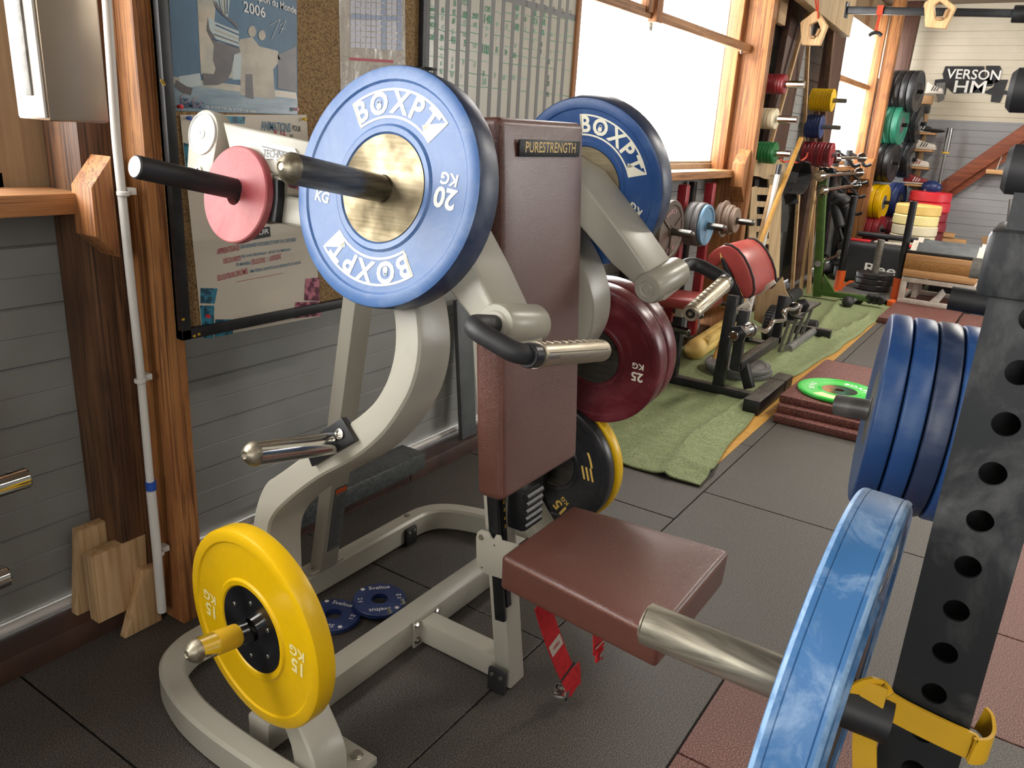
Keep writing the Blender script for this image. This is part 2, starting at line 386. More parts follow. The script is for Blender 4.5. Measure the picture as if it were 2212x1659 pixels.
make_texts(sorted(set(list('BOXPTKG2015.RESNHL4kgAMCVED3Iwba')) | {'PURESTRENGTH', 'TECHNOGYM', 'ECHNO', 'KG', '20', '15', '25', '2', '3', '4', '5', 'LBS', '4.4', '2006', 'FF', 'HMFAC', 'ANIMATIONS', 'POUR', '8-16', 'ANS',
    'APPRENTISSAGE', 'DES BONNES POSTURES ET PORT DU CARTABLE', 'DÉCOUVERTE', "DE L'HALTÉROPHILIE - SPORT OLYMPIQUE -", 'DE MANIÈRE', 'ÉDUCATIVE', 'ET', 'LUDIQUE', 'ÉDUCATEURS DIPLÔMÉS', '- MATÉRIEL ADAPTÉ AUX ENFANTS ET ADOS',
    'RETROUVEZ TOUTE L\'ACTU DE LA FFHM SUR', 'FFHALTERO.FR | f', 'JOUR', 'Champion du Monde', 'Yann', 'NSTERIX', 'COKPI', 'Noé', 'Sveltus', 'Reebok', 'VERSON', 'HM', 'PULL', 'UPS', 'Tel. : 01 53 09 14 25 - Fax : 01 53 09 14 29 - E-mail',
    '06', '02', '04', '03', '05', '80', '76', '92', '69', '62', '93', '95', '99', '172,5', '180', '112', '110', '35', '25', '200', '115', '112,5', '120', '140', '100', '85', '90', '74', '105', '75', '97', '10', '40', '97,5', '30', '60', '45', '16', '9', 'MARCY', 'M', 'A', 'R', 'C', 'Y', '7', '50', '/', '-5', '21', '65', '39', '31'}))
# ------------------------------------------------------------------ room shell
YW = 2.12                     # board surface of the window wall
XF = 11.2                     # far wall
f = MB('seam_dark'); f.box((4, -1.4, -.06), (15, 7.4, .1))
f.m('rubber_mat')
g_ = .004
def mats(mat, xs, ys):
    f.m(mat)
    for x0, x1 in zip(xs, xs[1:]):
        for y0, y1 in zip(ys, ys[1:]): f.box(((x0 + x1) / 2, (y0 + y1) / 2, -.01), (x1 - x0 - g_ * 1.5, y1 - y0 - g_ * 1.5, .02), bev=.0015, seg=1)
mats('rubber_mat', [-2.9, -1.22, -.22, .78, 1.78, 2.78, 3.78, 5.85, 7.4, 9.3, 11.2], [.974, 2.1]); mats('rubber_mat', [-2.9, -1.9, -.9, .1, 1.1, 2.1], [.474, .974]); mats('rubber_mat', [2.1, 3.106], [-.03, .974])
mats('rubber_mat', [3.106, 5.85, 7.4, 9.3, 11.2], [-.03, .974]); mats('rubber_red', [.1, .6, 1.1, 1.6, 2.1], [-.03, .474]); mats('rubber_mat', [-2.9, -1.9, -.9, .1], [-.03, .474])
mats('rubber_mat', [-2.9, -1.9, -.9, .1, 1.1, 2.17], [-5, -4, -3, -2, -1, -.03]); mats('rubber_red', [2.17, 2.72, 3.5, 4.2], [-1, -.5, -.03]); mats('rubber_mat', [2.17, 4.2], [-5, -4, -3, -2, -1]); mats('rubber_mat', [4.2, 5.85, 7.4, 9.3, 11.2], [-5, -4, -3, -2, -1, -.03])
struct('floor', f)
def planks(mb, x0, x1, z0, z1, y, axis='x', pitch=.155, z_off=.639, th=.02, sgn=-1):
    """tongue and groove boards, deep joint every pitch and a shallow bead halfway"""
    prof = []; k = math.floor((z0 - z_off) / pitch); z = z_off + k * pitch
    prof.append((z0, 0))
    while z < z1:
        for c, w, d in ((z, .004, .007), (z + pitch / 2, .0025, .0022)):
            if z0 + w < c < z1 - w: prof += [(c - w, 0), (c, d), (c + w, 0)]
        z += pitch
    prof.append((z1, 0))
    A, B = [], []
    for zz, d in prof:
        if axis == 'x': A.append(V((x0, y + d, zz))); B.append(V((x1, y + d, zz)))
        else: A.append(V((y + d, x0, zz))); B.append(V((y + d, x1, zz)))
    n = len(A); vs_ = A + B; fs = [[i, i + 1, n + i + 1, n + i] for i in range(n - 1)]
    mb.raw(vs_, fs)
    b0, b1 = (x0, x1) if x0 < x1 else (x1, x0)
    if axis == 'x': mb.box(((b0 + b1) / 2, y + .06, (z0 + z1) / 2), (b1 - b0, .09, z1 - z0))
    else: mb.box((y + .06, (b0 + b1) / 2, (z0 + z1) / 2), (.09, b1 - b0, z1 - z0))
W1, W2, W3 = (-1.9, .955), (3.42, 5.93), (8.75, 11.12)
ZS, ZT = 1.284, 2.75
w = MB('wall_grey'); w.keep = 1
planks(w, -2.9, XF, .09, 1.24, YW)
for a, b in ((-2.9, W1[0]), (W1[1] + .12, W2[0]), (W2[1] + .1, W3[0]), (W3[1] + .1, XF)): planks(w, a, b, 1.24, 3.1, YW)
w.m('tan_board')
for a, b in (W1, W2, W3):
    w.box(((a + b) / 2, YW + .05, 1.262), (b - a + .02, .09, .044)); w.box(((a + b) / 2, YW + .05, 2.93), (b - a, .09, .34))
    w.box((b + .06, YW + .045, 2.17), (.12, .08, 1.86))
struct('wall_left', w)
for k, (a, b) in enumerate((W1, W2, W3)):
    p = MB('pane'); p.box(((a + b) / 2, YW + .07, (ZS + ZT) / 2), (b - a, .006, ZT - ZS)); wn = struct('window_%d' % (k + 1), p)
    fr = MB('tan_board')
    fr.box(((a + b) / 2, YW + .055, ZS + .008), (b - a, .05, .016)); fr.box((b - .008, YW + .055, 2.0), (.016, .05, ZT - ZS)); fr.box((a + .008, YW + .055, 2.0), (.016, .05, ZT - ZS))
    fr.m('pipe_white').box((b - .022, YW + .05, 2.0), (.006, .02, ZT - ZS - .02))
    build('window_frame', fr, wn)
    if k == 0: fr = None
cb = MB('ceiling_brown'); cb.box((4.15, -1.4, 3.15), (14.3, 7.3, .1)); struct('ceiling', cb)
for i, (lx, ly, pw) in enumerate(((.3, -1.3, 16), (2.6, -2.4, 26), (4.9, -.5, 42), (8.2, .0, 60))):  # tube-shaped fill lights added out of view to brighten floor and boards
    t = thing('tube_luminaire', ['white tube luminaire under the ceiling behind the camera, nearest the left window', 'white tube luminaire under the ceiling right of the bench machine', 'white tube luminaire under the ceiling, middle of the row', 'white tube luminaire under the ceiling nearest the far wall'][i], 'ceiling light', (lx, ly, 2.98))
    m_ = MB('white_paint'); m_.box((lx, ly, 3.06), (1.5, .16, .07), bev=.01); build('housing', m_, t)
    area('tube_light', (lx, ly, 2.99), (0, 0, -1), 1.4, .14, pw, (1, .94, .85))
fw = MB('wall_grey_far'); fw.keep = 1; planks(fw, 2.3, -5, 0, 1.83, XF, 'y', z_off=.02); fw.m('wall_cream'); planks(fw, 2.3, -5, 1.83, 3.1, XF, 'y', z_off=.02); struct('wall_far', fw)
wr_ = MB('wall_grey')
for a, b, z0, z1 in ((-2.9, 11.3, 0, 1.25), (-2.9, 11.3, 2.95, 3.1), (-2.9, 7.3, 1.25, 2.95), (10.5, 11.3, 1.25, 2.95)): wr_.box(((a + b) / 2, -4.95, (z0 + z1) / 2), (b - a, .1, z1 - z0))
struct('wall_right', wr_)
wb = MB('wall_grey')
for a, b, z0, z1 in ((-5, 2.3, 0, 1.25), (-5, 2.3, 2.95, 3.1), (-5, -1.5, 1.25, 2.95), (-.3, 2.3, 1.25, 2.95)): wb.box((-2.95, (a + b) / 2, (z0 + z1) / 2), (.1, b - a, z1 - z0))
struct('wall_back', wb)
for nm, c, s_ in (('window_4', (4, -4.97, 2.1), (8, .006, 1.7)), ('window_5', (-2.97, -2.6, 2.1), (.006, 3.2, 1.7))):  # unseen windows added in the right and back walls for fill
    p = MB('pane'); p.box(c, s_); struct(nm, p)
# ledge along the foot of the window wall
l = MB('ledge_brown'); l.box((4.15, 2.06, .035), (14, .14, .07), bev=.004); l.m('seam_dark').box((2.35, 1.99, .04), (.004, .005, .06)); struct('trim_1', l)
# window sill beams
for i, (a, b) in enumerate(((-1.9, 1.06), (3.3, 5.9), (8.6, 10.5))):
    s_ = MB('orange_fir_x'); s_.box(((a + b) / 2, 2.03, 1.225), (b - a, .18, .05), bev=.003); struct('trim_%d' % (2 + i), s_)
# transoms and mullions
t = MB('orange_fir_x'); t.box((4.6, 1.985, 2.07), (2.6, .05, .055), bev=.003); struct('trim_5', t)
t = MB('orange_fir'); q = AY(1418, 15, 1.955); t.box((q.x, 1.955, 2.32), (.075, .05, .58), bev=.003); t.box((q.x - .08, 1.97, 2.35), (.06, .05, .56), bev=.003); struct('trim_6', t)
t = MB('orange_fir_x'); t.box((9.55, 1.985, 2.1), (2.0, .05, .055), bev=.003); struct('trim_7', t)
t = MB('orange_fir'); t.box((5.865, 2.075, 2.0), (.07, .09, 1.6), bev=.003); struct('trim_8', t)
t = MB('orange_fir'); t.box((10.12, 1.935, 1.9), (.06, .09, 1.9), bev=.003); struct('trim_9', t)
# posts of the timber frame
def post(x0, x1, y0, y1, zt, mat, label, front_strip=None):
    m_ = MB(mat); m_.box(((x0 + x1) / 2, (y0 + y1) / 2, zt / 2), (x1 - x0, y1 - y0, zt), bev=.005)
    return tag(build('timber_post', m_), label, 'post')
p1 = MB('orange_fir'); p1.box((1.213, 1.99, 1.55), (.076, .26, 3.1), bev=.006); p1.m('brown_fir').box((1.122, 2.04, 1.55), (.105, .16, 3.1), bev=.006)
tag(build('timber_post', p1), 'tall double orange-brown timber post left of the cork board', 'post')
p2 = MB('orange_fir'); p2.box((5.945, 1.98, 1.55), (.09, .27, 3.1), bev=.006); tag(build('timber_post', p2), 'orange timber post between the big window and the braces with small plates', 'post')
p3 = MB('orange_fir'); p3.box((10.2, 1.815, 1.55), (.12, .125, 3.1), bev=.006); tag(build('timber_post', p3), 'orange timber post beside the black plate tower at the far end', 'post')
p4 = MB('dark_brown_wood'); a = AX(1975, 0, 10.95); p4.bar((10.95, a.y, 3.1), (10.95, a.y + .02, 1.95), .12, .2, up=V((0, 1, 0)), bev=.005); tag(build('timber_post', p4), 'dark brown timber post in the far corner above the black plates', 'post')
# corbel blocks carrying the sill beams
def corbel(pts, y0, w_, label, mat='orange_fir'):
    m_ = MB(mat); m_.prism([V((p.x, y0, p.z)) for p in pts], (0, w_, 0), .004); return tag(build('corbel_block', m_), label, 'wood block')
y0 = 1.868
A = [AY(u, v, y0) for u, v in ((240, 338), (197, 405), (207, 512), (262, 556))]
corbel(A, y0, .09, 'chamfered timber block on the left post beside the white pipe')
A = [V((5.898, 0, 1.40)), V((5.80, 0, 1.30)), V((5.80, 0, 1.14)), V((5.898, 0, 1.03))]
corbel(A, 1.86, .09, 'chamfered timber block on the post at the right end of the big window')
A = [V((10.138, 0, 1.35)), V((10.02, 0, 1.27)), V((10.02, 0, 1.12)), V((10.138, 0, 1.03))]
corbel(A, 1.76, .14, 'chamfered timber block on the far post behind the chrome bars')
# perforated steel brackets below the transoms
for (u, v, yy_, lab) in ((1603, 104, 1.975, 'perforated steel bracket on the post under the right end of the transom'), (1406, 50, 2.0, 'small steel bracket hanging under the middle of the transom'), (1878, 202, 1.96, 'perforated steel bracket under the transom of the far window')):
    q = AY(u, v, yy_); m_ = MB('bolt_zinc'); m_.box(q, (.045, .004, .075), bev=.001); m_.m('black_metal')
    for i in range(2):
        for j in range(3): m_.cyl(q + V((-.011 + .022 * i, -.0022, -.022 + .022 * j)), q + V((-.011 + .022 * i, -.0026, -.022 + .022 * j)), .004, seg=8)
    tag(build('steel_bracket', m_), lab, 'bracket')
# pipe with clips
pts = [AY(228, -40, 1.84), AY(251, 300, 1.84), AY(277, 555, 1.85), AY(303, 800, 1.86), AY(326, 1060, 1.87), AY(338, 1180, 1.88), AY(350, 1320, 1.9)]
t = thing('conduit_pipe', 'white plastic pipe running down the left timber post with blue tape', 'pipe', (pts[-1].x, pts[-1].y, 0))
m_ = MB('pipe_white'); m_.tube(pts[:5], .0105, fil=.03); m_.tube(pts[4:], .0128, fil=.02); build('pipe', m_, t)
m_ = MB('blue_tape'); d = (pts[5] - pts[4]).normalized(); q = AY(326, 1048, 1.87); m_.cyl(q - d * .013, q + d * .013, .0138); build('tape', m_, t, )
for (u, v, yy) in ((266, 418, 1.84), (303, 822, 1.86), (343, 1195, 1.89)):
    q = AY(u, v, yy); m_ = MB('pipe_white'); m_.ring(q - V((0, 0, .006)), q + V((0, 0, .006)), .0150, .0100); m_.box(q + V((.022, .012, .004)), (.022, .03, .016), bev=.001); build('clip', m_, t)
# second small pipe along the foot of the wall
m_ = MB('pipe_white'); m_.tube([(-1, 2.1, .085), (1.06, 2.1, .085)], .014); m_.tube([(1.27, 2.1, .085), (3.9, 2.1, .085)], .012)
tag(build('skirting_pipe', m_), 'thin white pipe lying on the brown ledge along the wall', 'pipe')
# metal lamp housing hanging at the upper left
yl = 1.62
A = [AY(108, 262, yl), AY(238, 262, yl)]; x0, x1, zb = A[0].x, A[1].x, A[0].z
t = thing('metal_duct', 'tall glossy grey metal box hanging beside the left window', 'duct', (x0, yl, zb))
m_ = MB('brown_glazed_metal'); m_.box(((x0 + x1) / 2, yl + .06, zb + .4), (x1 - x0, .12, .8), bev=.006); build('body', m_, t)
m_ = MB('white_paint'); m_.box((x0 - .003, yl + .055, zb + .4), (.006, .1, .79), bev=.002); build('side_panel', m_, t)
m_ = MB('grey_tread'); m_.box((x0 - .008, yl + .05, zb + .42), (.005, .026, .75), bev=.001); build('slot', m_, t)
# timber offcuts at the foot of the left post
def offcut(pts, vec, label, mat='pine_light'):
    m_ = MB(mat); m_.prism([V(p) for p in pts], vec, .003); return tag(build('wood_offcut', m_), label, 'offcut')
b0 = .07
P = lambda u, v, y: AY(u, v, y)
offcut([(P(165, 1290, 2.0).x, 2.06, b0), (.86 + .0, 2.06, b0)][:0] or [V((.962, 2.07, b0)), V((1.13, 2.07, b0)), P(283, 1112, 2.07), P(265, 1098, 2.07), P(155, 1140, 2.07)], (0, -.035, 0), 'rear pale pine offcut leaning on the wall by the left post')
A = [P(213, 1335, 1.955), P(322, 1290, 1.955), P(315, 1155, 1.955), P(196, 1205, 1.955)]; A[0].z = A[1].z = b0
offcut(A, (0, .045, 0), 'broad grooved pine offcut standing on the ledge in front of the rear one')
A = [P(270, 1368, 1.925), P(350, 1330, 1.925), P(340, 1222, 1.925), P(310, 1232, 1.925)]; A[0].z = A[1].z = .003
offcut(A, (0, .03, 0), 'small slanted pine offcut leaning behind the foot of the white pipe')
# grey slab blocks on the ledge
m_ = MB('granite_grey'); a = AY(800, 1015, 1.93); b = AY(922, 962, 1.93)
m_.box(((1.62 + b.x) / 2, 2.0, .11), (b.x - 1.62, .13, .075), bev=.004); tag(build('stone_step', m_), 'long dark grey stone block lying on the ledge behind the bench machine', 'block')
m_ = MB('grey_slab'); a = AY(1010, 938, 2.0); b = AY(1000, 690, 2.04); m_.bar((a.x + .03, 2.02, .072), (a.x + .02, 2.075, .72), .022, .11, up=V((1, 0, 0)), bev=.003)
tag(build('leaning_board', m_), 'narrow grey board leaning on the wall behind the backrest', 'board')
# ------------------------------------------------------------------ cork board with posters, whiteboard
yb = 1.835
a = AY(370, 700, yb); TLx = AY(350, 0, yb).x; zb = AY(395, 735, yb).z; xr = AY(903, 0, yb).x
XL, XR2 = AY(392, 737, yb).x, 2.22
t = thing('cork_board', 'large cork pin board in a scuffed black wooden frame', 'pin board', ((XL + XR2) / 2, yb, zb))
m_ = MB('cork'); m_.box(((XL + XR2) / 2, yb + .018, zb + .65), (XR2 - XL, .012, 1.3)); build('cork_panel', m_, t)
m_ = MB('black_frame')
m_.box((XL + .014, yb + .008, zb + .65), (.028, .03, 1.3), bev=.002); m_.box((XR2 - .014, yb + .012, zb + .65), (.028, .03, 1.3), bev=.002); m_.box(((XL + XR2) / 2, yb + .008, zb + .014), (XR2 - XL, .03, .028), bev=.002)
m_.m('yellow_paint')
for u, v in ((352, 178), (354, 182), (350, 174), (396, 690), (430, 722), (420, 726)):
    q = AY(u, v, yb - .0075); m_.box((q.x, yb - .0072, q.z), (.008, .001, .006))
build('board_frame', m_, t)
yp = yb + .0105     # paper plane
def PP(u, v, dy=0): return AY(u, v, yp - dy)
def sheet(m_, us, dy=0): return m_.flat([PP(u, v, dy) for u, v in us])
XD, YD = V((1, 0, 0)), V((0, 0, 1))
# athlete poster
o_ = PP(500, 240); t = thing('poster', 'blue athlete poster with silver handwriting pinned at the top of the cork board', 'poster', o_)
m_ = MB('poster_gloss'); m_.keep = 1; q = [PP(362, -40), PP(641, -40), PP(643, 248), PP(379, 240)]; m_.prism(q, (0, .0012, 0))
m_.m('poster_tan'); sheet(m_, ((424, -40), (470, -40), (462, 60), (520, 90), (520, 160), (505, 170), (434, 160)), .0006); sheet(m_, ((371, 165), (640, 200), (642, 215), (372, 185)), .0006)
m_.m('poster_grey'); sheet(m_, ((372, 180), (643, 214), (643, 247), (379, 239)), .0007)
m_.m('poster_cloth'); sheet(m_, ((386, 165), (432, 158), (436, 184), (405, 190), (388, 178)), .0010); sheet(m_, ((449, 36), (466, 48), (516, 68), (516, 104), (498, 98), (470, 90), (452, 62)), .0014); sheet(m_, ((466, 0), (497, -5), (492, 40), (480, 32)), .001); sheet(m_, ((503, 118), (522, 117), (520, 172), (503, 172)), .0009)
m_.m('poster_dark'); sheet(m_, ((449, 36), (446, 66), (462, 98), (460, 130), (466, 148), (462, 160), (437, 158), (440, 184), (470, 184), (490, 176), (500, 155), (506, 118), (520, 112), (516, 100), (470, 88)), .0009)
sheet(m_, ((461, 0), (464, 14), (480, 32), (500, 48), (514, 62), (514, 54), (500, 42), (490, 36)), .0016); sheet(m_, ((380, 172), (377, 188), (392, 200), (412, 206), (416, 190), (402, 186)), .0011)
for k in range(4): m_.m(('print_navy', 'poster_suit', 'poster_dark', 'print_navy')[k]); sheet(m_, ((466 - k * 2, 52 + k * 10), (516, 74 + k * 9), (516, 77 + k * 9), (465 - k * 2, 55 + k * 10)), .0018); sheet(m_, ((472 + k * 6, 0), (474 + k * 6, 0), (480 + k * 4, 30), (478 + k * 4, 30)), .0018)
m_.m('poster_suit'); sheet(m_, ((518, 85), (545, 80), (560, 100), (600, 110), (606, 130), (590, 150), (595, 215), (520, 205)), .0008)
for u, v, r in ((545, 68, 9), (566, 76, 8), (438, 36, 9)): sheet(m_, [(u + r * math.cos(k * .6), v + 1.4 * r * math.sin(k * .6)) for k in range(10)], .0012)
m_.m('poster_dark'); sheet(m_, ((600, 118), (640, 100), (641, 200), (600, 190)), .0008); sheet(m_, ((530, 160), (545, 160), (548, 215), (530, 210)), .001)
m_.m('print_white'); m_.text('2006', PP(550, 22, .002), (1, 0, -.08), YD, .036, 1, 0); m_.text('Champion du Monde', PP(585, 4, .002), (1, 0, -.12), YD, .026, .8, 0)
P4 = [(582, 55), (605, 42), (592, 72), (587, 84)], [(605, 55), (618, 44), (606, 72)], [(606, 62), (617, 63)]
for pl in P4:
    for a_, b_ in zip(pl, pl[1:]): m_.tube([PP(*a_, .002), PP(*b_, .002)], .0006, 4)
m_.m('print_navy'); m_.text('FF', PP(399, 224, .002), XD, YD, .032, .8, 0); m_.text('HMFAC', PP(419, 228, .002), XD, YD, .022, .8, 0)
m_.m('pink_print')
for u, v in ((399, 213), (425, 221)): m_.tube([PP(u + 9 * math.cos(k * .5), v + 9 * math.sin(k * .5), .002) for k in range(11)], .0009, 4)
m_.m('print_white'); m_.text('Tel. : 01 53 09 14 25 - Fax : 01 53 09 14 29 - E-mail', PP(500, 236, .002), (1, 0, -.03), YD, .0075, 1, 0)
build('print_sheet', m_, t, smooth=0)
def pin(u, v, mat, label):
    q = PP(u, v, .002); m2 = MB(mat); m2.lathe(q, (0, -1, 0), [(.0, 0), (.0045, .0), (.0028, .003), (.0028, .008), (.0055, .010), (.0055, .013), (0, .014)], 12); tag(build('push_pin', m2), label, 'pin', )
pin(386, 230, 'plate_red_bright', 'red push pin at the lower left corner of the athlete poster'); pin(637, 236, 'pink_print', 'pink push pin at the lower right corner of the athlete poster')
pin(404, 255, 'blue_tape', 'blue push pin at the upper left of the animations poster'); pin(654, 257, 'yellow_paint', 'yellow push pin at the upper right of the animations poster')
pin(445, 682, 'plate_red_bright', 'red push pin on the blue portrait of the animations poster')
# animations poster
o_ = PP(560, 700); t = thing('poster', 'pale animations poster with red and blue lettering below the athlete poster', 'poster', o_)
m_ = MB('paper'); m_.keep = 1; dy = .003
q = [PP(389, 248, dy), PP(662, 248, dy), PP(693, 683, dy), PP(438, 732, dy)]; m_.prism(q, (0, .0012, 0))
def ptext(mb, t_, u0, v0, u1, v1, hpx, dy=.0045, mat=None, shear=0, yy=None, fit=True):
    """text between two measured points on the paper plane"""
    if mat: mb.m(mat)
    yy = (yp - dy) if yy is None else yy; a_, b_ = AY(u0, v0, yy), AY(u1, v1, yy); c_ = (a_ + b_) / 2; um, vm = (u0 + u1) / 2, (v0 + v1) / 2
    h_ = (AY(um, vm - hpx / 2, yy) - AY(um, vm + hpx / 2, yy)).z; gh = max(.3, TEXTS[t_][4] - TEXTS[t_][3]); sz = h_ / gh; xd = (b_ - a_); wd = xd.length / max(.05, TEXTS[t_][2] * sz)
    c_ -= V((0, 0, (TEXTS[t_][4] + TEXTS[t_][3]) / 2 * sz)); mb.text(t_, c_, xd, YD, sz, wd if fit else 1, 0, shear)
ptext(m_, 'ANIMATIONS', 564, 271, 628, 276, 20, mat='print_blue', shear=.12); ptext(m_, 'POUR', 632, 276, 650, 279, 12, mat='print_black'); ptext(m_, '8-16', 592, 288, 618, 292, 18, mat='print_red'); ptext(m_, 'ANS', 624, 293, 636, 295, 9, mat='print_black')
m_.m('poster_teal'); sheet(m_, ((396, 308), (422, 315), (424, 382), (404, 378)), .0038); sheet(m_, ((433, 622), (470, 623), (464, 656), (433, 655)), .0038); sheet(m_, ((432, 660), (463, 660), (461, 730), (438, 731)), .0038); sheet(m_, ((465, 690), (505, 690), (503, 721), (464, 728)), .0038); sheet(m_, ((450, 250), (530, 252), (528, 268), (452, 262)), .0038)
m_.m('poster_pink'); sheet(m_, ((660, 602), (690, 599), (690, 650), (657, 649)), .0038); sheet(m_, ((638, 653), (691, 651), (694, 682), (635, 688)), .0038); sheet(m_, ((604, 385), (645, 392), (645, 410), (606, 400)), .0038)
m_.m('print_black'); sheet(m_, ((535, 497), (583, 489), (585, 511), (538, 520)), .0038); ptext(m_, 'JOUR', 537, 508, 582, 500, 14, mat='print_white')
for t_, u0, v0, u1, v1, h_, mt in (('APPRENTISSAGE', 469, 544, 517, 534, 13, 'print_red'), ('DES BONNES POSTURES ET PORT DU CARTABLE', 520, 533, 640, 517, 8, 'print_blue'), ('DÉCOUVERTE', 483, 563, 520, 556, 14, 'print_red'), ("DE L'HALTÉROPHILIE - SPORT OLYMPIQUE -", 522, 554, 630, 538, 8, 'print_blue'),
    ('DE MANIÈRE', 510, 571, 541, 567, 8, 'print_blue'), ('ÉDUCATIVE', 544, 565, 573, 560, 14, 'print_red'), ('ET', 576, 561, 581, 560, 7, 'print_blue'), ('LUDIQUE', 583, 560, 607, 554, 13, 'print_red'), ('ÉDUCATEURS DIPLÔMÉS', 470, 600, 535, 584, 15, 'print_red'), ('- MATÉRIEL ADAPTÉ AUX ENFANTS ET ADOS', 538, 586, 650, 566, 8, 'print_blue'),
    ("RETROUVEZ TOUTE L'ACTU DE LA FFHM SUR", 514, 705, 582, 691, 5.5, 'print_blue'), ('FFHALTERO.FR | f', 584, 690, 618, 680, 5.5, 'print_red')): ptext(m_, t_, u0, v0, u1, v1, h_, mat=mt)
m_.m('print_red'); a_, b_ = PP(511, 609, .005), PP(611, 590, .005); m_.tube([a_, b_], .0006, 4)
build('print_sheet', m_, t, smooth=0)
# calendar in a plastic sleeve
o_ = PP(800, 150); t = thing('calendar_sheet', 'printed calendar grid in a crinkled clear plastic sleeve', 'calendar', o_)
m_ = MB('plastic_sleeve'); m_.keep = 1; m_.prism([PP(731, -40), PP(875, -40), PP(876, 230), PP(737, 230)], (0, .0015, 0)); build('sleeve', m_, t, smooth=0)
m_ = MB('calendar_cell'); m_.keep = 1
for i in range(10):
    for j in range(9):
        u0, v0 = 757 + i * 11.2, -8 + j * 12.5 + i * .6
        m_.m('calendar_blue' if (i == 6 or j == 3 or i == 9) else 'calendar_cell'); sheet(m_, ((u0, v0), (u0 + 10.2, v0 + .5), (u0 + 10.2, v0 + 11), (u0, v0 + 10.5)), .0009)
m_.m('print_red'); sheet(m_, ((755, 124), (850, 130), (850, 136), (755, 130)), .0009)
build('calendar_print', m_, t, smooth=0)
# whiteboard
XWL, XWR = AY(917, 60, yb).x, AY(1240, 120, yb).x
wbm = 2.26; zw0, zw1 = 1.2, 2.45
t = thing('whiteboard', 'whiteboard ruled with grey tape columns full of green handwritten scores', 'whiteboard', ((XWL + XWR) / 2, yb, zw0))
m_ = MB('whiteboard'); m_.box(((XWL + XWR) / 2, yb + .012, (zw0 + zw1) / 2), (XWR - XWL, .012, zw1 - zw0)); build('panel', m_, t)
m_ = MB('orange_fir'); m_.box((XWR + .015, yb + .01, (zw0 + zw1) / 2), (.03, .03, zw1 - zw0), bev=.002); m_.box(((XWL + XWR) / 2, yb + .012, zw0 + .006), (XWR - XWL, .028, .012)); m_.m('black_frame').box((XWL - .008, yb + .008, (zw0 + zw1) / 2), (.016, .03, zw1 - zw0), bev=.002); build('board_frame', m_, t)
m_ = MB('board_tape'); m_.keep = 1; yq = yb + .0052
cols = [943, 966, 991, 1012, 1039, 1064, 1086, 1108, 1128, 1149, 1168, 1187, 1206, 1223]
cx_ = [AY(u, 60, yq).x for u in cols]
for x_ in cx_: m_.flat([(x_ - .011, yq, zw0), (x_ + .011, yq, zw0), (x_ + .011, yq, zw1), (x_ - .011, yq, zw1)])
rowz = lambda k: 1.985 - k * .083
zh = AY(1230, 35, yq).z; m_.flat([(XWL, yq - .0003, zh - .012), (XWR, yq - .0003, zh - .012), (XWR, yq - .0003, zh + .012), (XWL, yq - .0003, zh + .012)])
build('tape_columns', m_, t, smooth=0)
m_ = MB('marker_green'); m_.keep = 1; ZO = lambda x_, y_: (880 + x_ / 5.82, y_ / 5.82)
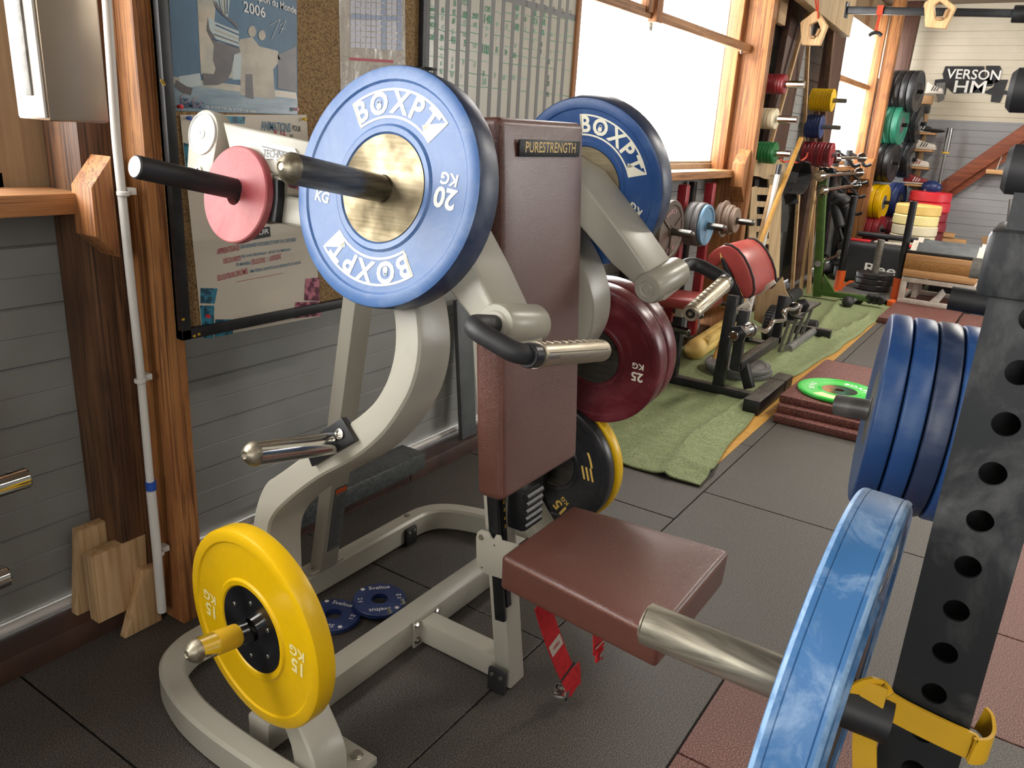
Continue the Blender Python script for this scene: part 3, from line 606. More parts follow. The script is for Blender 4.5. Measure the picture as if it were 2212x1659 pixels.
ent = [('Yann', 225, 110, 350, 110, 70), ('NSTERIX', 225, 215, 355, 222, 45), ('COKPI', 230, 305, 358, 318, 60), ('Noé', 232, 440, 345, 450, 90), ('06', 410, 125, 490, 130, 75), ('02', 415, 225, 475, 230, 55, 1), ('02', 415, 335, 480, 340, 55, 1), ('04', 405, 470, 470, 480, 90), ('03', 400, 600, 460, 610, 60, 1), ('03', 400, 700, 460, 705, 55, 1), ('80', 398, 795, 460, 800, 55, 1), ('06', 395, 890, 460, 895, 75, 1),
    ('76', 560, 40, 635, 45, 80), ('92', 550, 150, 630, 160, 75), ('69', 550, 262, 618, 270, 80), ('62', 545, 390, 605, 400, 70, 1), ('93', 540, 500, 620, 510, 100), ('35', 540, 745, 600, 750, 60, 1), ('25', 535, 830, 595, 835, 60, 1), ('97', 530, 930, 600, 940, 90, 1), ('172,5', 685, 35, 770, 42, 75), ('180', 690, 180, 762, 190, 90), ('112', 690, 285, 755, 290, 70, 1), ('110', 690, 425, 750, 435, 70, 1), ('35', 700, 535, 755, 545, 85), ('25', 680, 780, 735, 785, 55, 1), ('9', 665, 960, 690, 965, 80, 1),
    ('/', 845, 70, 880, 72, 50, 1), ('200', 805, 195, 905, 205, 75), ('115', 820, 310, 890, 318, 65), ('/', 840, 440, 870, 442, 40, 1), ('112', 820, 565, 885, 570, 70, 1), ('115', 812, 815, 880, 820, 50, 1), ('/', 825, 890, 855, 892, 40, 1), ('/', 820, 1020, 850, 1022, 40, 1), ('120', 965, 105, 1060, 120, 75), ('140', 970, 235, 1065, 250, 120), ('75', 975, 355, 1030, 360, 55, 1), ('39', 965, 440, 1025, 445, 50, 1), ('100', 945, 610, 1030, 625, 115), ('35', 932, 920, 990, 930, 70), ('50', 930, 1020, 1010, 1030, 90, 1),
    ('/', 1120, 20, 1160, 22, 45), ('80', 1105, 300, 1160, 305, 55, 1), ('/', 1120, 405, 1150, 408, 45, 1), ('7', 1100, 495, 1140, 498, 60, 1), ('85', 1100, 620, 1155, 630, 75), ('31', 1075, 940, 1130, 950, 70, 1), ('/', 1085, 1045, 1110, 1047, 25, 1), ('/', 1235, 50, 1295, 52, 35), ('50', 1225, 325, 1285, 330, 55, 1), ('/', 1235, 440, 1260, 442, 40, 1), ('74', 1210, 655, 1270, 665, 75), ('60', 1190, 970, 1245, 975, 70, 1), ('100', 1350, 95, 1415, 105, 75), ('97', 1350, 210, 1410, 220, 70), ('180', 1345, 335, 1410, 345, 90), ('/', 1350, 465, 1375, 467, 40, 1), ('90', 1335, 570, 1390, 575, 60, 1), ('105', 1320, 690, 1380, 700, 70), ('97', 1310, 975, 1370, 980, 70, 1),
    ('10', 1455, 235, 1520, 248, 65), ('-5', 1455, 358, 1520, 368, 55, 1), ('9', 1480, 470, 1500, 472, 30, 1), ('/', 1455, 690, 1485, 692, 60, 1), ('/', 1450, 930, 1475, 932, 40, 2), ('/', 1435, 1010, 1460, 1012, 40, 2), ('40', 1575, 155, 1640, 165, 75), ('97,5', 1570, 260, 1640, 275, 85), ('45', 1570, 385, 1625, 395, 60, 1), ('30', 1560, 520, 1605, 528, 40, 1), ('/', 1545, 940, 1575, 942, 30, 2), ('/', 1540, 1020, 1565, 1022, 40, 2), ('30', 1695, 170, 1750, 178, 60), ('60', 1685, 270, 1745, 285, 90), ('25', 1670, 400, 1735, 415, 75),
    ('45', 1660, 555, 1715, 560, 60, 2), ('25', 1655, 645, 1705, 650, 55, 2), ('/', 1635, 1025, 1660, 1027, 50, 2), ('5', 1805, 215, 1830, 218, 50, 1), ('39', 1785, 430, 1835, 438, 60, 1), ('/', 1790, 660, 1820, 662, 60, 2), ('60', 1755, 775, 1805, 782, 65, 2), ('50', 1750, 970, 1795, 978, 60, 2), ('30', 1740, 1045, 1800, 1055, 70, 2), ('45', 1735, 1180, 1795, 1190, 65, 2), ('7', 1905, 330, 1925, 333, 50, 1), ('/', 1860, 990, 1890, 992, 30, 2), ('16', 1995, 280, 2035, 288, 55, 1), ('21', 1990, 375, 2035, 383, 60, 1), ('7', 1990, 490, 2020, 495, 80, 1)]
for e in ent:
    u0, v0 = ZO(e[1], e[2]); u1, v1 = ZO(e[3], e[4]); sh = e[6] if len(e) > 6 else 0
    ptext(m_, e[0], u0, v0, u1, v1, e[5] / 5.82, mat=('marker_green', 'marker_faint', 'marker_dark')[sh], yy=yq - .0006, shear=.1)
random.seed(3)
for c in range(15):
    xa = (XWL + .004 if c == 0 else cx_[c - 1] + .012); xb = (cx_[c] - .012 if c < 14 else XWR - .01); um = (cols[c] if c < 14 else 1238) - 12
    for k in range(9):
        z_ = AY(um, (12, 30, 48, 63, 85, 103, 122, 150, 178)[k] + (um - 930) * .10, yq).z; m_.m('marker_faint' if random.random() < .6 else 'marker_green'); dz = random.uniform(-.004, .002)
        if random.random() < .75: m_.flat([(xa, yq - .0005, z_), (xb, yq - .0005, z_ + dz), (xb, yq - .0005, z_ + dz + .0022), (xa, yq - .0005, z_ + .0022)])
for c in range(9, 15):
    u_ = cols[c - 1] + 10; v_ = 4 + (c - 9) * 4.0; ptext(m_, 'PULL', u_ - 5, v_, u_ + 5, v_ + 1, 4.5, mat='print_black', yy=yq - .0006); ptext(m_, 'UPS', u_ - 5, v_ + 7, u_ + 5, v_ + 8, 4.5, mat='print_black', yy=yq - .0006)
build('handwriting', m_, t, smooth=0, kind='stuff')
# pen cup hanging at the corner of the two boards
q = AY(916, 150, yb - .045); t = thing('pen_cup', 'black wire mesh pen cup hooked between cork board and whiteboard', 'pen cup', q)
m_ = MB('black_metal'); rr = .042
for k in range(28):
    a0 = k * 2 * math.pi / 28
    for sg in (1, -1):
        m_.tube([q + V((rr * .9 * math.cos(a0 + sg * j * .12), rr * .9 * math.sin(a0 + sg * j * .12), -.09 + j * .0155)) for j in range(7)], .0007, 4, cap=False)
m_.ring(q + V((0, 0, .0)), q + V((0, 0, .006)), rr, rr * .86, bev=.001); m_.cyl(q + V((0, 0, -.092)), q + V((0, 0, -.088)), rr * .9); build('mesh_body', m_, t)
m_ = MB('black_metal'); m_.box(q + V((-.02, .035, -.02)), (.04, .012, .035), bev=.002); build('hook', m_, t)
# ------------------------------------------------------------------ weight plates
def plate_parts(t, R, T, mat, hubR, hubmat, side=None, bore=.0255, style='bumper', marks=None, hubparts=None, seg=64, edge=None):
    """local frame of t: z out of the front face, y up on the face"""
    b = MB(mat)
    if style == 'bumper':
        prof = [(hubR, -.006), (hubR + .004, -.001), (hubR + .014, 0), (hubR + .019, -.004), (R - .030, -.004), (R - .026, -.0005), (R - .008, 0), (R - .002, -.003)]
        b.lathe((0, 0, 0), (0, 0, 1), prof, seg)
        if side: b.m(side)
        if edge:
            b.m(edge); b.lathe((0, 0, 0), (0, 0, 1), [(R - .003, -.0012), (R - .001, -.003), (R, -.0055)], seg); b.lathe((0, 0, 0), (0, 0, 1), [(R, -T + .0055), (R - .001, -T + .003), (R - .003, -T + .0012)], seg)
            b.m(side or mat).lathe((0, 0, 0), (0, 0, 1), [(R, -.0055), (R, -.0085), (R - .0012, -.0095), (R, -.0105), (R, -T + .0125), (R - .0012, -T + .0115), (R, -T + .0105), (R, -T + .0055)], seg)
        else: b.lathe((0, 0, 0), (0, 0, 1), [(R - .002, -.003), (R, -.008), (R, -T + .008), (R - .002, -T + .003)], seg)
        b.m(mat).lathe((0, 0, 0), (0, 0, 1), [(R - .002, -T + .003), (R - .008, -T), (R - .03, -T + .001), (hubR, -T + .004), (hubR, -.006)], seg)
    elif style == 'flat':
        b.lathe((0, 0, 0), (0, 0, 1), [(bore, 0), (R - .003, 0), (R, -.003), (R, -T + .003), (R - .003, -T), (bore, -T), (bore, 0)], seg)
    elif style == 'iron':
        b.lathe((0, 0, 0), (0, 0, 1), [(bore, .002), (bore + .012, .002), (bore + .014, -.006), (R * .82, -.007), (R * .86, 0), (R - .002, 0), (R, -.003), (R, -T + .003), (R - .002, -T), (bore, -T), (bore, .002)], seg)
    if marks: marks(b)
    build('rubber_disc' if style != 'iron' else 'iron_disc', b, t, world=False)
    if hubR and style == 'bumper':
        h = MB(hubmat); h.lathe((0, 0, 0), (0, 0, 1), [(bore, -.003), (bore + .006, -.003), (hubR, -.003), (hubR, -T + .004), (bore, -T + .004), (bore, -.003)], seg)
        if hubparts: hubparts(h)
        build('hub', h, t, world=False)
def sector(b, r0, r1, a0, a1, z, n=20):
    vs_, fs = [], []
    for i in range(n + 1):
        a = math.radians(lerp(a0, a1, i / n))
        for r in (r0, r1): vs_.append(V((r * math.cos(a), r * math.sin(a), z)))
    for i in range(n): fs.append([2 * i, 2 * i + 1, 2 * i + 3, 2 * i + 2])
    b.raw(vs_, fs)
def boxpt(rot):
    def f(b):
        b.m('print_cream'); z = -.0032
        for base in (90 + rot, 270 + rot):
            r0, r1 = .129, .183; a0, a1 = base + 41, base - 41
            sector(b, r0, r0 + .0045, a0, a1 + 7, z); sector(b, r1 - .0045, r1, a0, a1, z)
            c = lambda r, a: V((r * math.cos(math.radians(a)), r * math.sin(math.radians(a)), z))
            b.raw([c(r0, a0), c(r1, a0), c(r1, a0 - 1.6), c(r0, a0 - 1.9)], [[0, 1, 2, 3]])
            b.raw([c(r0 + .012, a1 + 15), c(r0, a1 + 7), c(r0, a1), c(r1, a1), c(r1 - .004, a1 + 1.5)], [[0, 1, 2, 3, 4]])
            b.arctext('BOXPT', .1555, base + 2.5, .057, .0068, z, wide=.97)
            # kettlebell in the letter O
            q = math.radians(base + 19.5); ctr = V((.1545 * math.cos(q), .1545 * math.sin(q), z + .0002)); up = V((math.cos(q), math.sin(q), 0)); sd = up.cross(V((0, 0, 1)))
            b.raw([ctr - up * .002 + (sd * math.cos(k * .5236) + up * math.sin(k * .5236)) * .0062 for k in range(12)], [list(range(12))])
            b.tube([ctr + up * (.003 + .006 * math.sin(k * .6)) + sd * .0045 * math.cos(k * .6) for k in range(6)], .0009, 4)
        for base, s_ in ((rot, 1), (180 + rot, 1)):
            q = math.radians(base + 10); rd = V((math.cos(q), math.sin(q), 0)); right = base == rot
            xd = V((-math.cos(math.radians(rot)), -math.sin(math.radians(rot)), 0)) if right else V((math.cos(math.radians(rot)), math.sin(math.radians(rot)), 0)); yd = V((0, 0, 1)).cross(xd)
            b.text('20', rd * .152 + yd * .013 + V((0, 0, z)), xd, yd, .050, 1, 0); b.text('KG', rd * .152 - yd * .020 + V((0, 0, z)), xd, yd, .029, 1, 0)
    return f
def kgmarks(num, mat, r=.15, rots=(0, 180), s1=.042, s2=.026, emboss=0, face_rot=0):
    def f(b):
        b.m(mat); z = -.0032 if r else 0
        for a in rots:
            q = math.radians(a + face_rot); rd = V((math.cos(q), math.sin(q), 0)); xd = V((-1, 0, 0)) if emboss == 0 else V((-1, 0, 0))
            xd = V((-math.cos(math.radians(face_rot)), -math.sin(math.radians(face_rot)), 0)); yd = V((0, 0, 1)).cross(xd)
            n0 = len(b.bm.verts)
            b.text(num, rd * r + yd * .014 + V((0, 0, z)), xd, yd, s1, 1, 0); b.text('KG', rd * r - yd * .020 + V((0, 0, z)), xd, yd, s2, 1.1, 0)
    return f
def bolts(b):
    b.m('bolt_zinc')
    for k in range(6):
        a = math.radians(60 * k + 25); p = V((.068 * math.cos(a), .068 * math.sin(a), -.003)); b.ring(p, p + V((0, 0, .002)), .005, .0025, 12, .0005)
        p = p.normalized() * .045 if 0 else p
NX = V((1, 0, -SL)).normalized(); NXm = V((-1, 0, -SL)).normalized()
t = thing('weight_plate', 'large worn blue 20 kg plate on the near arm, white arched lettering', 'weight plate', M=frame_m((1.132, 1.044, 1.337), -NX))
plate_parts(t, .225, .066, 'plate_blue', .100, 'steel_hub', side='plate_navy_side', marks=boxpt(-6), bore=.0255)
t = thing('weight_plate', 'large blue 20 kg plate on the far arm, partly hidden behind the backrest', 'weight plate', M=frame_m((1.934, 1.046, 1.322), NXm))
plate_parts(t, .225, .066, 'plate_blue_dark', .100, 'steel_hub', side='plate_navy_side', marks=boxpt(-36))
n_y = V((-math.cos(-.08), .08, -.02))
t = thing('weight_plate', 'scuffed bright yellow 15 kg plate on the near lower peg', 'weight plate', M=frame_m((.91, 1.205, .418), n_y))
plate_parts(t, .225, .048, 'plate_yellow', .098, 'black_gloss', marks=kgmarks('15', 'plate_yellow_light', .155, (4, 186), .045, .032, face_rot=-3), hubparts=bolts)
# far storage pegs: two dark red 25 kg plates, then a black 15 kg plate backed by a yellow one
nf = V((-1, 0, -.12))
cR = V((2.115, 1.07, .80)); 
for k, (mat, lab) in enumerate((('plate_red_dark', 'dark red 25 kg plate on the far middle peg, the one nearest the backrest'), ('plate_red_dark', 'dark red plate on the far middle peg, behind the other red one'))):
    nn = nf.normalized(); t = thing('weight_plate', lab, 'weight plate', M=frame_m(cR - nn * .068 * k, nn), group='red plates on the far middle peg')
    plate_parts(t, .225, .064, mat, .09, 'steel_worn', marks=kgmarks('25', 'print_cream', .155, (-6, 174), .040, .026, face_rot=-2) if k == 0 else None)
def m15(b):
    kgmarks('15', 'gold_print', .150, (-38, 130), .055, .022, face_rot=-35)(b)
    for k in range(3):
        a0 = math.radians(2 + 0 * k); rd = V((math.cos(a0), math.sin(a0), 0)); q = rd * (.125 + .0) + V((-.0 + .016 * k - .01, .02, -.003)); b.bar(q, q + V((.012, -.045, 0)), .007, .001, up=V((0, 0, 1)))
    sector(b, .150, .158, 10, 30, -.003)
c15 = V((2.13, 1.19, .40)); nn = V((-1, .06, -.06)).normalized()
t = thing('weight_plate', 'black 15 kg plate with gold lettering on the far lower peg', 'weight plate', M=frame_m(c15, nn)); plate_parts(t, .218, .045, 'plate_black', .085, 'steel_worn', marks=m15)
t = thing('weight_plate', 'plain yellow plate behind the black one on the far lower peg', 'weight plate', M=frame_m(c15 - nn * .047, nn)); plate_parts(t, .225, .04, 'plate_yellow', .09, 'black_gloss')

# ------------------------------------------------------------------ the arm machine
XM = 1.565
mach = thing('arm_press_machine', 'cream plate loaded arm machine with brown leather seat and tall backrest', 'exercise machine', (XM, 1.3, 0))
def P_(c, y, z): return V((c + SL * z, y, z))
def smooth_pts(P, k=4):
    out = []
    for i in range(len(P) - 1):
        p0, p1, p2, p3 = [V((*P[max(0, min(len(P) - 1, j))], 0)) for j in (i - 1, i, i + 1, i + 2)]
        for s_ in range(k):
            t_ = s_ / k; q = .5 * ((2 * p1) + (p2 - p0) * t_ + (2 * p0 - 5 * p1 + 4 * p2 - p3) * t_ ** 2 + (3 * p1 - p0 - 3 * p2 + p3) * t_ ** 3); out.append((q.x, q.y))
    return out + [tuple(P[-1])]
def side_parts(mir):
    def put(name, mb):
        if mir:
            for v in mb.bm.verts: v.co.x = 2 * XM - v.co.x
        return build(name, mb, mach)
    c0 = .945
    F_ = [(1.065, .03), (1.085, .10), (1.17, .19), (1.255, .33), (1.285, .42), (1.30, .48), (1.312, .54), (1.306, .585), (1.268, .635), (1.185, .712), (1.085, .785), (1.022, .85), (.985, .91), (.963, .965), (.958, 1.03), (.972, 1.09), (1.0, 1.15), (1.05, 1.215), (1.12, 1.262), (1.22, 1.285), (1.40, 1.29), (1.62, 1.31)]
    B_ = [(1.135, .03), (1.16, .10), (1.24, .19), (1.32, .33), (1.352, .42), (1.364, .48), (1.370, .54), (1.366, .60), (1.345, .655), (1.30, .695), (1.125, .845), (1.085, .88), (1.055, .915), (1.034, .96), (1.026, 1.01), (1.030, 1.055), (1.045, 1.10), (1.075, 1.15), (1.13, 1.198), (1.22, 1.225), (1.40, 1.228), (1.62, 1.245)]
    m_ = MB('machine_cream')
    # build the curved frame as a strip of quads so that both sides stay clean
    F_, B_ = smooth_pts(F_), smooth_pts(B_); vec = NX * .106; n = len(F_); a = [P_(c0, *p) for p in F_]; b = [P_(c0, *p) for p in B_]
    tb = bmesh.new(); rows = [[tb.verts.new(q) for q in (a[i], b[i], b[i] + vec, a[i] + vec)] for i in range(n)]
    for r0, r1 in zip(rows, rows[1:]):
        for k in range(4): tb.faces.new((r0[k], r0[(k + 1) % 4], r1[(k + 1) % 4], r1[k]))
    tb.faces.new(rows[0][::-1]); tb.faces.new(rows[-1]); bmesh.ops.recalc_face_normals(tb, faces=tb.faces[:])
    es = [e for e in tb.edges if any(e.verts[0] in r and e.verts[1] in r for r in ()) ]
    long_e = []
    idx = {v: (i, k) for i, r in enumerate(rows) for k, v in enumerate(r)}
    for e in tb.edges:
        i0, i1 = idx[e.verts[0]], idx[e.verts[1]]
        if i0[1] == i1[1] and abs(i0[0] - i1[0]) == 1: long_e.append(e)
    bmesh.ops.bevel(tb, geom=long_e, offset=.013, segments=3, affect='EDGES', profile=.6)
    m_.merge(tb); put('side_frame', m_)
    m_ = MB('machine_cream'); q = V((1.05, 1.10, .012)); m_.box((1.02, 1.10, .014), (.20, .13, .022), bev=.003)
    m_.m('bolt_zinc'); p = V((1.093, 1.075, .025)); m_.lathe(p, (0, 0, 1), [(0, .012), (.010, .012), (.011, .0), (0, 0)], 6); m_.ring(p, p + V((0, 0, .003)), .015, .008, 16, .001); put('foot_plate', m_)
    # pivot casting at the back
    m_ = MB('machine_tan_side'); pv = AN(438, 289, .925); cy, cz = pv.y, pv.z
    pts = [(cy + .055 * math.cos(a_), cz + .055 * math.sin(a_)) for a_ in [math.radians(k) for k in range(-15, 196, 15)]] + [(cy - .040, 1.275), (cy + .045, 1.275)]
    m_.prism([P_(.925, y, z) for y, z in pts], NX * .045, .006)
    m_.m('print_white').lathe(pv, -NX, [(.048, 0), (.048, .004), (.044, .006), (.044, .003), (.012, .003), (.012, .006), (.004, .006), (.004, .004), (0, .004)], 40)
    m_.m('bolt_zinc').lathe(AN(430, 370, .925), -NX, [(.012, 0), (.012, .004), (.007, .004), (.006, .001), (0, .001)], 16)
    put('pivot_casting', m_)
    # lever: long beam from the pivot over to the plate peg, then down to the handle
    m_ = MB('machine_cream')
    top = [AN(480, 263, .927), AN(661, 303, .927)]; bot = [AN(620, 385, .927), AN(575, 370, .927), AN(500, 345, .927)]
    yz = [(p.y, p.z) for p in top] + [(1.14, 1.405), (1.06, 1.40), (.985, 1.365)]
    f1, f2, g1, g2 = AN(1018, 557, .925), AN(1076, 666, .925), AN(965, 624, .925), AN(1009, 678, .925)
    yz += [(f1.y, f1.z), (f2.y + .006, f2.z - .004), (.755, 1.13), (.752, 1.09), (.785, 1.075), (g2.y, g2.z), (g1.y, g1.z), (1.035, 1.29), (1.10, 1.325)] + [(p.y, p.z) for p in bot]
    m_.prism([P_(.926, y, z) for y, z in yz], NX * .132, .007, 3)
    o_ = V((1.142, .778, 1.120)); i_ = V((1.30, .79, 1.092)); d = (i_ - o_).normalized()
    m_.lathe(o_, d, [(0, -.003), (.024, -.003), (.027, 0), (.037, .0), (.040, .006), (.040, .152), (.036, .160), (.022, .161), (.020, .158), (.012, .158), (.010, .161), (0, .161)], 32)
    put('lever_arm', m_)
    if not mir:
        m_ = MB('print_white'); m_.keep = 1; c_ = .9215
        A_ = [AN(u, v, c_) for u, v in ((564, 305), (636, 320), (642, 332), (652, 341), (650, 352), (640, 352), (612, 362), (597, 352), (591, 343), (573, 343), (571, 335), (563, 325))]
        m_.prism(A_, NX * .0035); m_.m('board_tape'); o2 = AN(603, 333, c_ - .001); xd = (AN(640, 342, c_) - AN(575, 325, c_)); xd.normalize(); yd = V((SL, 0, 1)).normalized(); xd = (xd - yd * xd.dot(yd)).normalized()
        m_.text('TECHNOGYM', AN(607, 335, c_ - .0012), xd, yd, .023, .82, 0)
        m_.bar(AN(566, 316, c_ - .0012), AN(623, 330, c_ - .0012), .0025, .0004, up=-NX); m_.bar(AN(597, 345, c_ - .0012), AN(640, 352, c_ - .0012), .003, .0004, up=-NX); build('name_badge', m_, mach)
    m_ = MB('black_rubber'); m_.tube([o_ + d * .02, V((1.050, .775, 1.138)), V((1.058, .672, 1.104)), V((1.105, .668, 1.098))], .0182, 22, fil=.045, n=10); put('handle_bar', m_)
    gs, ge = V((1.088, .664, 1.098)), V((1.345, .655, 1.057)); gd = (ge - gs).normalized()
    m_ = MB('black_plastic'); m_.cyl(gs - gd * .012, gs + gd * .012, .0215, bev=.002); m_.m('grip_alloy')
    m_.lathe(gs + gd * .012, gd, [(.0, 0), (.0235, 0), (.0245, .004), (.0215, .008), (.0212, .235), (.0195, .240), (.0175, .242), (.012, .242)], 28)
    up_ = V((0, 0, 1)); up_ = (up_ - gd * up_.dot(gd)).normalized(); sd_ = gd.cross(up_)
    for k in range(9): m_.box(gs + gd * (.030 + k * .025) + up_ * .0213, (.0025, .016, .0016), Matrix((gd, sd_, up_)).transposed())
    for s_ in (-1, 1): m_.box(gs + gd * .13 + (up_ * .35 + sd_ * s_ * .93).normalized() * .0208, (.21, .002, .002), Matrix((gd, sd_, up_)).transposed())
    m_.m('black_plastic').ring(gs + gd * .253, gs + gd * .256, .0105, .006, 20, .001); m_.m('bolt_zinc').cyl(gs + gd * .250, gs + gd * .2555, .005); put('hand_grip', m_)
    # pegs
    def peg(p0, p1, r, mat='chrome', dome='dome_cast', name='plate_peg'):
        mm = MB(mat); dd = (p1 - p0).normalized(); L = (p1 - p0).length; mm.lathe(p0, dd, [(0, 0), (r, 0), (r, L - r * .8)], 32)
        mm.m(dome).lathe(p0 + dd * (L - r * .8), dd, [(r + .0008, 0), (r + .0008, .003), (r * .92, r * .38), (r * .66, r * .75), (r * .36, r * .93), (.0075, r * .98), (.006, r * .9), (.003, r * .88), (0, r * .88)], 32)
        return put(name, mm)
    hub = V((1.132, 1.044, 1.337)); peg(hub + NX * .07, hub - NX * .238 + V((0, 0, -.006)), .0255, 'steel_worn')
    q = AN(712, 958, .93); e = AN(521, 989, .93 - .2); peg(q + NX * .01, V((q.x, q.y, q.z)) - NX * .215, .0235)
    q2 = V((1.03, 1.212, .392)); peg(q2, V((.772, 1.215, .437)), .0245)
    if not mir:
        m_ = MB('yellow_paint'); dd = (V((.772, 1.215, .437)) - q2).normalized(); m_.lathe(q2 + dd * .150, dd, [(.0246, 0), (.0249, .001), (.0249, .052), (.0246, .053)], 32); build('paint_band', m_, mach)
    m_ = MB('black_metal'); quad = [AN(u, v, .932) for u, v in ((672, 947), (737, 902), (767, 952), (673, 1008), (664, 985))]; m_.prism(quad, NX * .024, .002)
    m_.m('bolt_zinc').lathe(AN(734, 937, .931), -NX, [(.0115, 0), (.0115, .003), (.0065, .004), (.006, .001), (0, .001)], 20); put('peg_bracket', m_)
    m_ = MB('black_metal'); m_.box((1.035, 1.245, .36), (.03, .11, .10), bev=.004); put('peg_bracket', m_)
    # counterweight rod
    if not mir:
        q = AN(527, 413, .93); m_ = MB('black_rubber'); e0 = q + NX * .03; e1 = q - NX * .262 + V((0, .0, .004)); dd = (e1 - e0).normalized()
        m_.cyl(e0, e1, .0232, seg=32, bev=.002); m_.m('steel_worn').cyl(e1 - dd * .0005, e1 + dd * .001, .0205, seg=32); build('counterweight_rod', m_, mach)
        m_ = MB('black_metal'); m_.prism([AN(u, v, .925) for u, v in ((590, 385), (600, 388), (600, 430), (594, 480), (580, 478))], NX * .02, .002); m_.m('machine_tan_side').prism([AN(u, v, .935) for u, v in ((588, 376), (607, 383), (606, 420), (586, 415))], NX * .02, .002); build('stop_bracket', m_, mach)
    # base side tube
for mir in (False, True): side_parts(mir)
q = AN(505, 420, .905); t = thing('weight_plate', 'small faded red disc on the black rod behind the blue plate', 'weight plate', M=frame_m(q, -NX)); plate_parts(t, .107, .022, 'plate_red_faded', 0, 'plate_red_faded', style='flat', bore=.0235)
# base ring
def vsweep(m_, path, w, h, z0, ch=.008):
    """upright rectangular tube along a path on the floor"""
    prof = [(-w / 2 + ch, 0), (w / 2 - ch, 0), (w / 2, ch), (w / 2, h - ch), (w / 2 - ch, h), (-w / 2 + ch, h), (-w / 2, h - ch), (-w / 2, ch)]
    vs_, fs = [], []; n = len(path)
    for i, p in enumerate(path):
        d = (V((*path[min(i + 1, n - 1)], 0)) - V((*path[max(i - 1, 0)], 0))).normalized(); s_ = V((-d.y, d.x, 0))
        for a, b in prof: vs_.append(V((*p, z0)) + s_ * a + V((0, 0, b)))
    for i in range(n - 1):
        for k in range(8): k2 = (k + 1) % 8; fs.append([i * 8 + k, i * 8 + k2, (i + 1) * 8 + k2, (i + 1) * 8 + k])
    fs += [list(range(8))[::-1], [(n - 1) * 8 + k for k in range(8)]]
    return m_.raw(vs_, fs)
half = smooth_pts([(.925, .97), (.920, 1.15), (.918, 1.30), (.922, 1.40), (.932, 1.48), (.950, 1.55), (.976, 1.615), (1.012, 1.66), (1.06, 1.685), (1.12, 1.693), (1.3, 1.693)], 3)
path = half + [(2 * XM - x, y) for x, y in reversed(half)]
m_ = MB('machine_cream'); vsweep(m_, path, .062, .083, .004); build('base_ring', m_, mach)
m_ = MB('machine_cream'); m_.bar((.99, 1.30, .042), (2.14, 1.30, .042), .075, .08, bev=.007); build('cross_tube', m_, mach)
m_ = MB('machine_cream'); m_.bar((XM, 1.262, .045), (XM, .972, .045), .062, .072, bev=.006); m_.box((XM + .0, 1.258, .045), (.11, .008, .095), bev=.002); build('spur_tube', m_, mach)
for x_, z_ in ((XM - .045, .075), (XM - .045, .022), (XM + .045, .075), (XM + .045, .022)):
    m_ = MB('bolt_zinc'); m_.lathe((x_, 1.254, z_), (0, -1, 0), [(.011, 0), (.011, .002), (.008, .002), (.007, .010), (0, .010)], 6); build('bolt', m_, mach)
for x_, z_ in ((XM - .06, .084), (XM + .0, .084)):
    m_ = MB('bolt_zinc'); m_.lathe((x_, 1.345, z_), (0, .4, 1), [(.009, 0), (.009, .002), (.007, .002), (.006, .014), (0, .014)], 6); build('bolt', m_, mach)
for q in (V((1.64, 1.005, .083)), AZ(880, 1113, .088)): m_ = MB('grey_tread'); m_.lathe(q, (0, 0, 1), [(0, .002), (.010, .002), (.012, 0), (.012, -.004)], 16); build('cap', m_, mach)
for c_, s_, ax in (((1.5, .955, .04), (.012, .055, .07), 0), ((1.96, 1.655, .035), (.055, .014, .065), 1)):
    m_ = MB('black_rubber'); m_.box(c_, s_, bev=.003); m_.m('bolt_zinc')
    for k in (-1, 1):
        if ax == 0: m_.lathe((c_[0] - .006, c_[1] + k * .014, c_[2] + .018), (-1, 0, 0), [(.006, 0), (.005, .003), (0, .003)], 12)
        else: m_.lathe((c_[0] + k * .014, c_[1] - .007, c_[2] + .018), (0, -1, 0), [(.006, 0), (.005, .003), (0, .003)], 12)
    build('rubber_foot', m_, mach)
# rear mast with warning label
ym = lambda z: 1.6785 - (z - .11) * .1755
m_ = MB('machine_cream'); m_.bar((XM, ym(.085), .085), (XM, ym(1.27), 1.27), .075, .05, up=V((0, -1, 0)), bev=.006); m_.box((XM, 1.69, .090), (.14, .058, .01), bev=.002)
m_.m('bolt_zinc')
for s_ in (-1, 1): m_.lathe((XM + s_ * .055, 1.68, .095), (0, 0, 1), [(.010, 0), (.010, .003), (.007, .003), (.006, .012), (0, .012)], 6)
build('rear_mast', m_, mach)
m_ = MB('warning_label'); m_.keep = 1; zf = lambda z: ym(z) - .0265
A = [(XM - .018, .385), (XM + .030, .385), (XM + .030, .16), (XM - .018, .16)]; m_.flat([(x, zf(z), z) for x, z in A])
m_.m('black_frame')
for k in range(26):
    z_ = .355 - k * .0072; m_.flat([(XM - .014, zf(z_) - .0005, z_), (XM + .026 - (k % 5) * .004, zf(z_) - .0005, z_), (XM + .026 - (k % 5) * .004, zf(z_) - .0005, z_ - .0016), (XM - .014, zf(z_) - .0005, z_ - .0016)])
m_.flat([(XM - .019, zf(z) + .0003, z) for z in ()] or [(XM - .020, zf(.387) + .0003, .387), (XM + .032, zf(.387) + .0003, .387), (XM + .032, zf(.158) + .0003, .158), (XM - .020, zf(.158) + .0003, .158)])
m_.m('orange_paint').flat([(XM - .017, zf(.383) - .0005, .383), (XM + .029, zf(.383) - .0005, .383), (XM + .029, zf(.367) - .0005, .367), (XM - .017, zf(.367) - .0005, .367)]); build('warning_label', m_, mach, smooth=0)
m_ = MB('machine_cream'); m_.bar((1.2, 1.47, 1.25), (2 * XM - 1.2, 1.47, 1.25), .06, .06, bev=.006); m_.bar((XM, 1.47, 1.25), (XM, 1.10, 1.22), .06, .06, bev=.006); build('upper_crossbar', m_, mach)
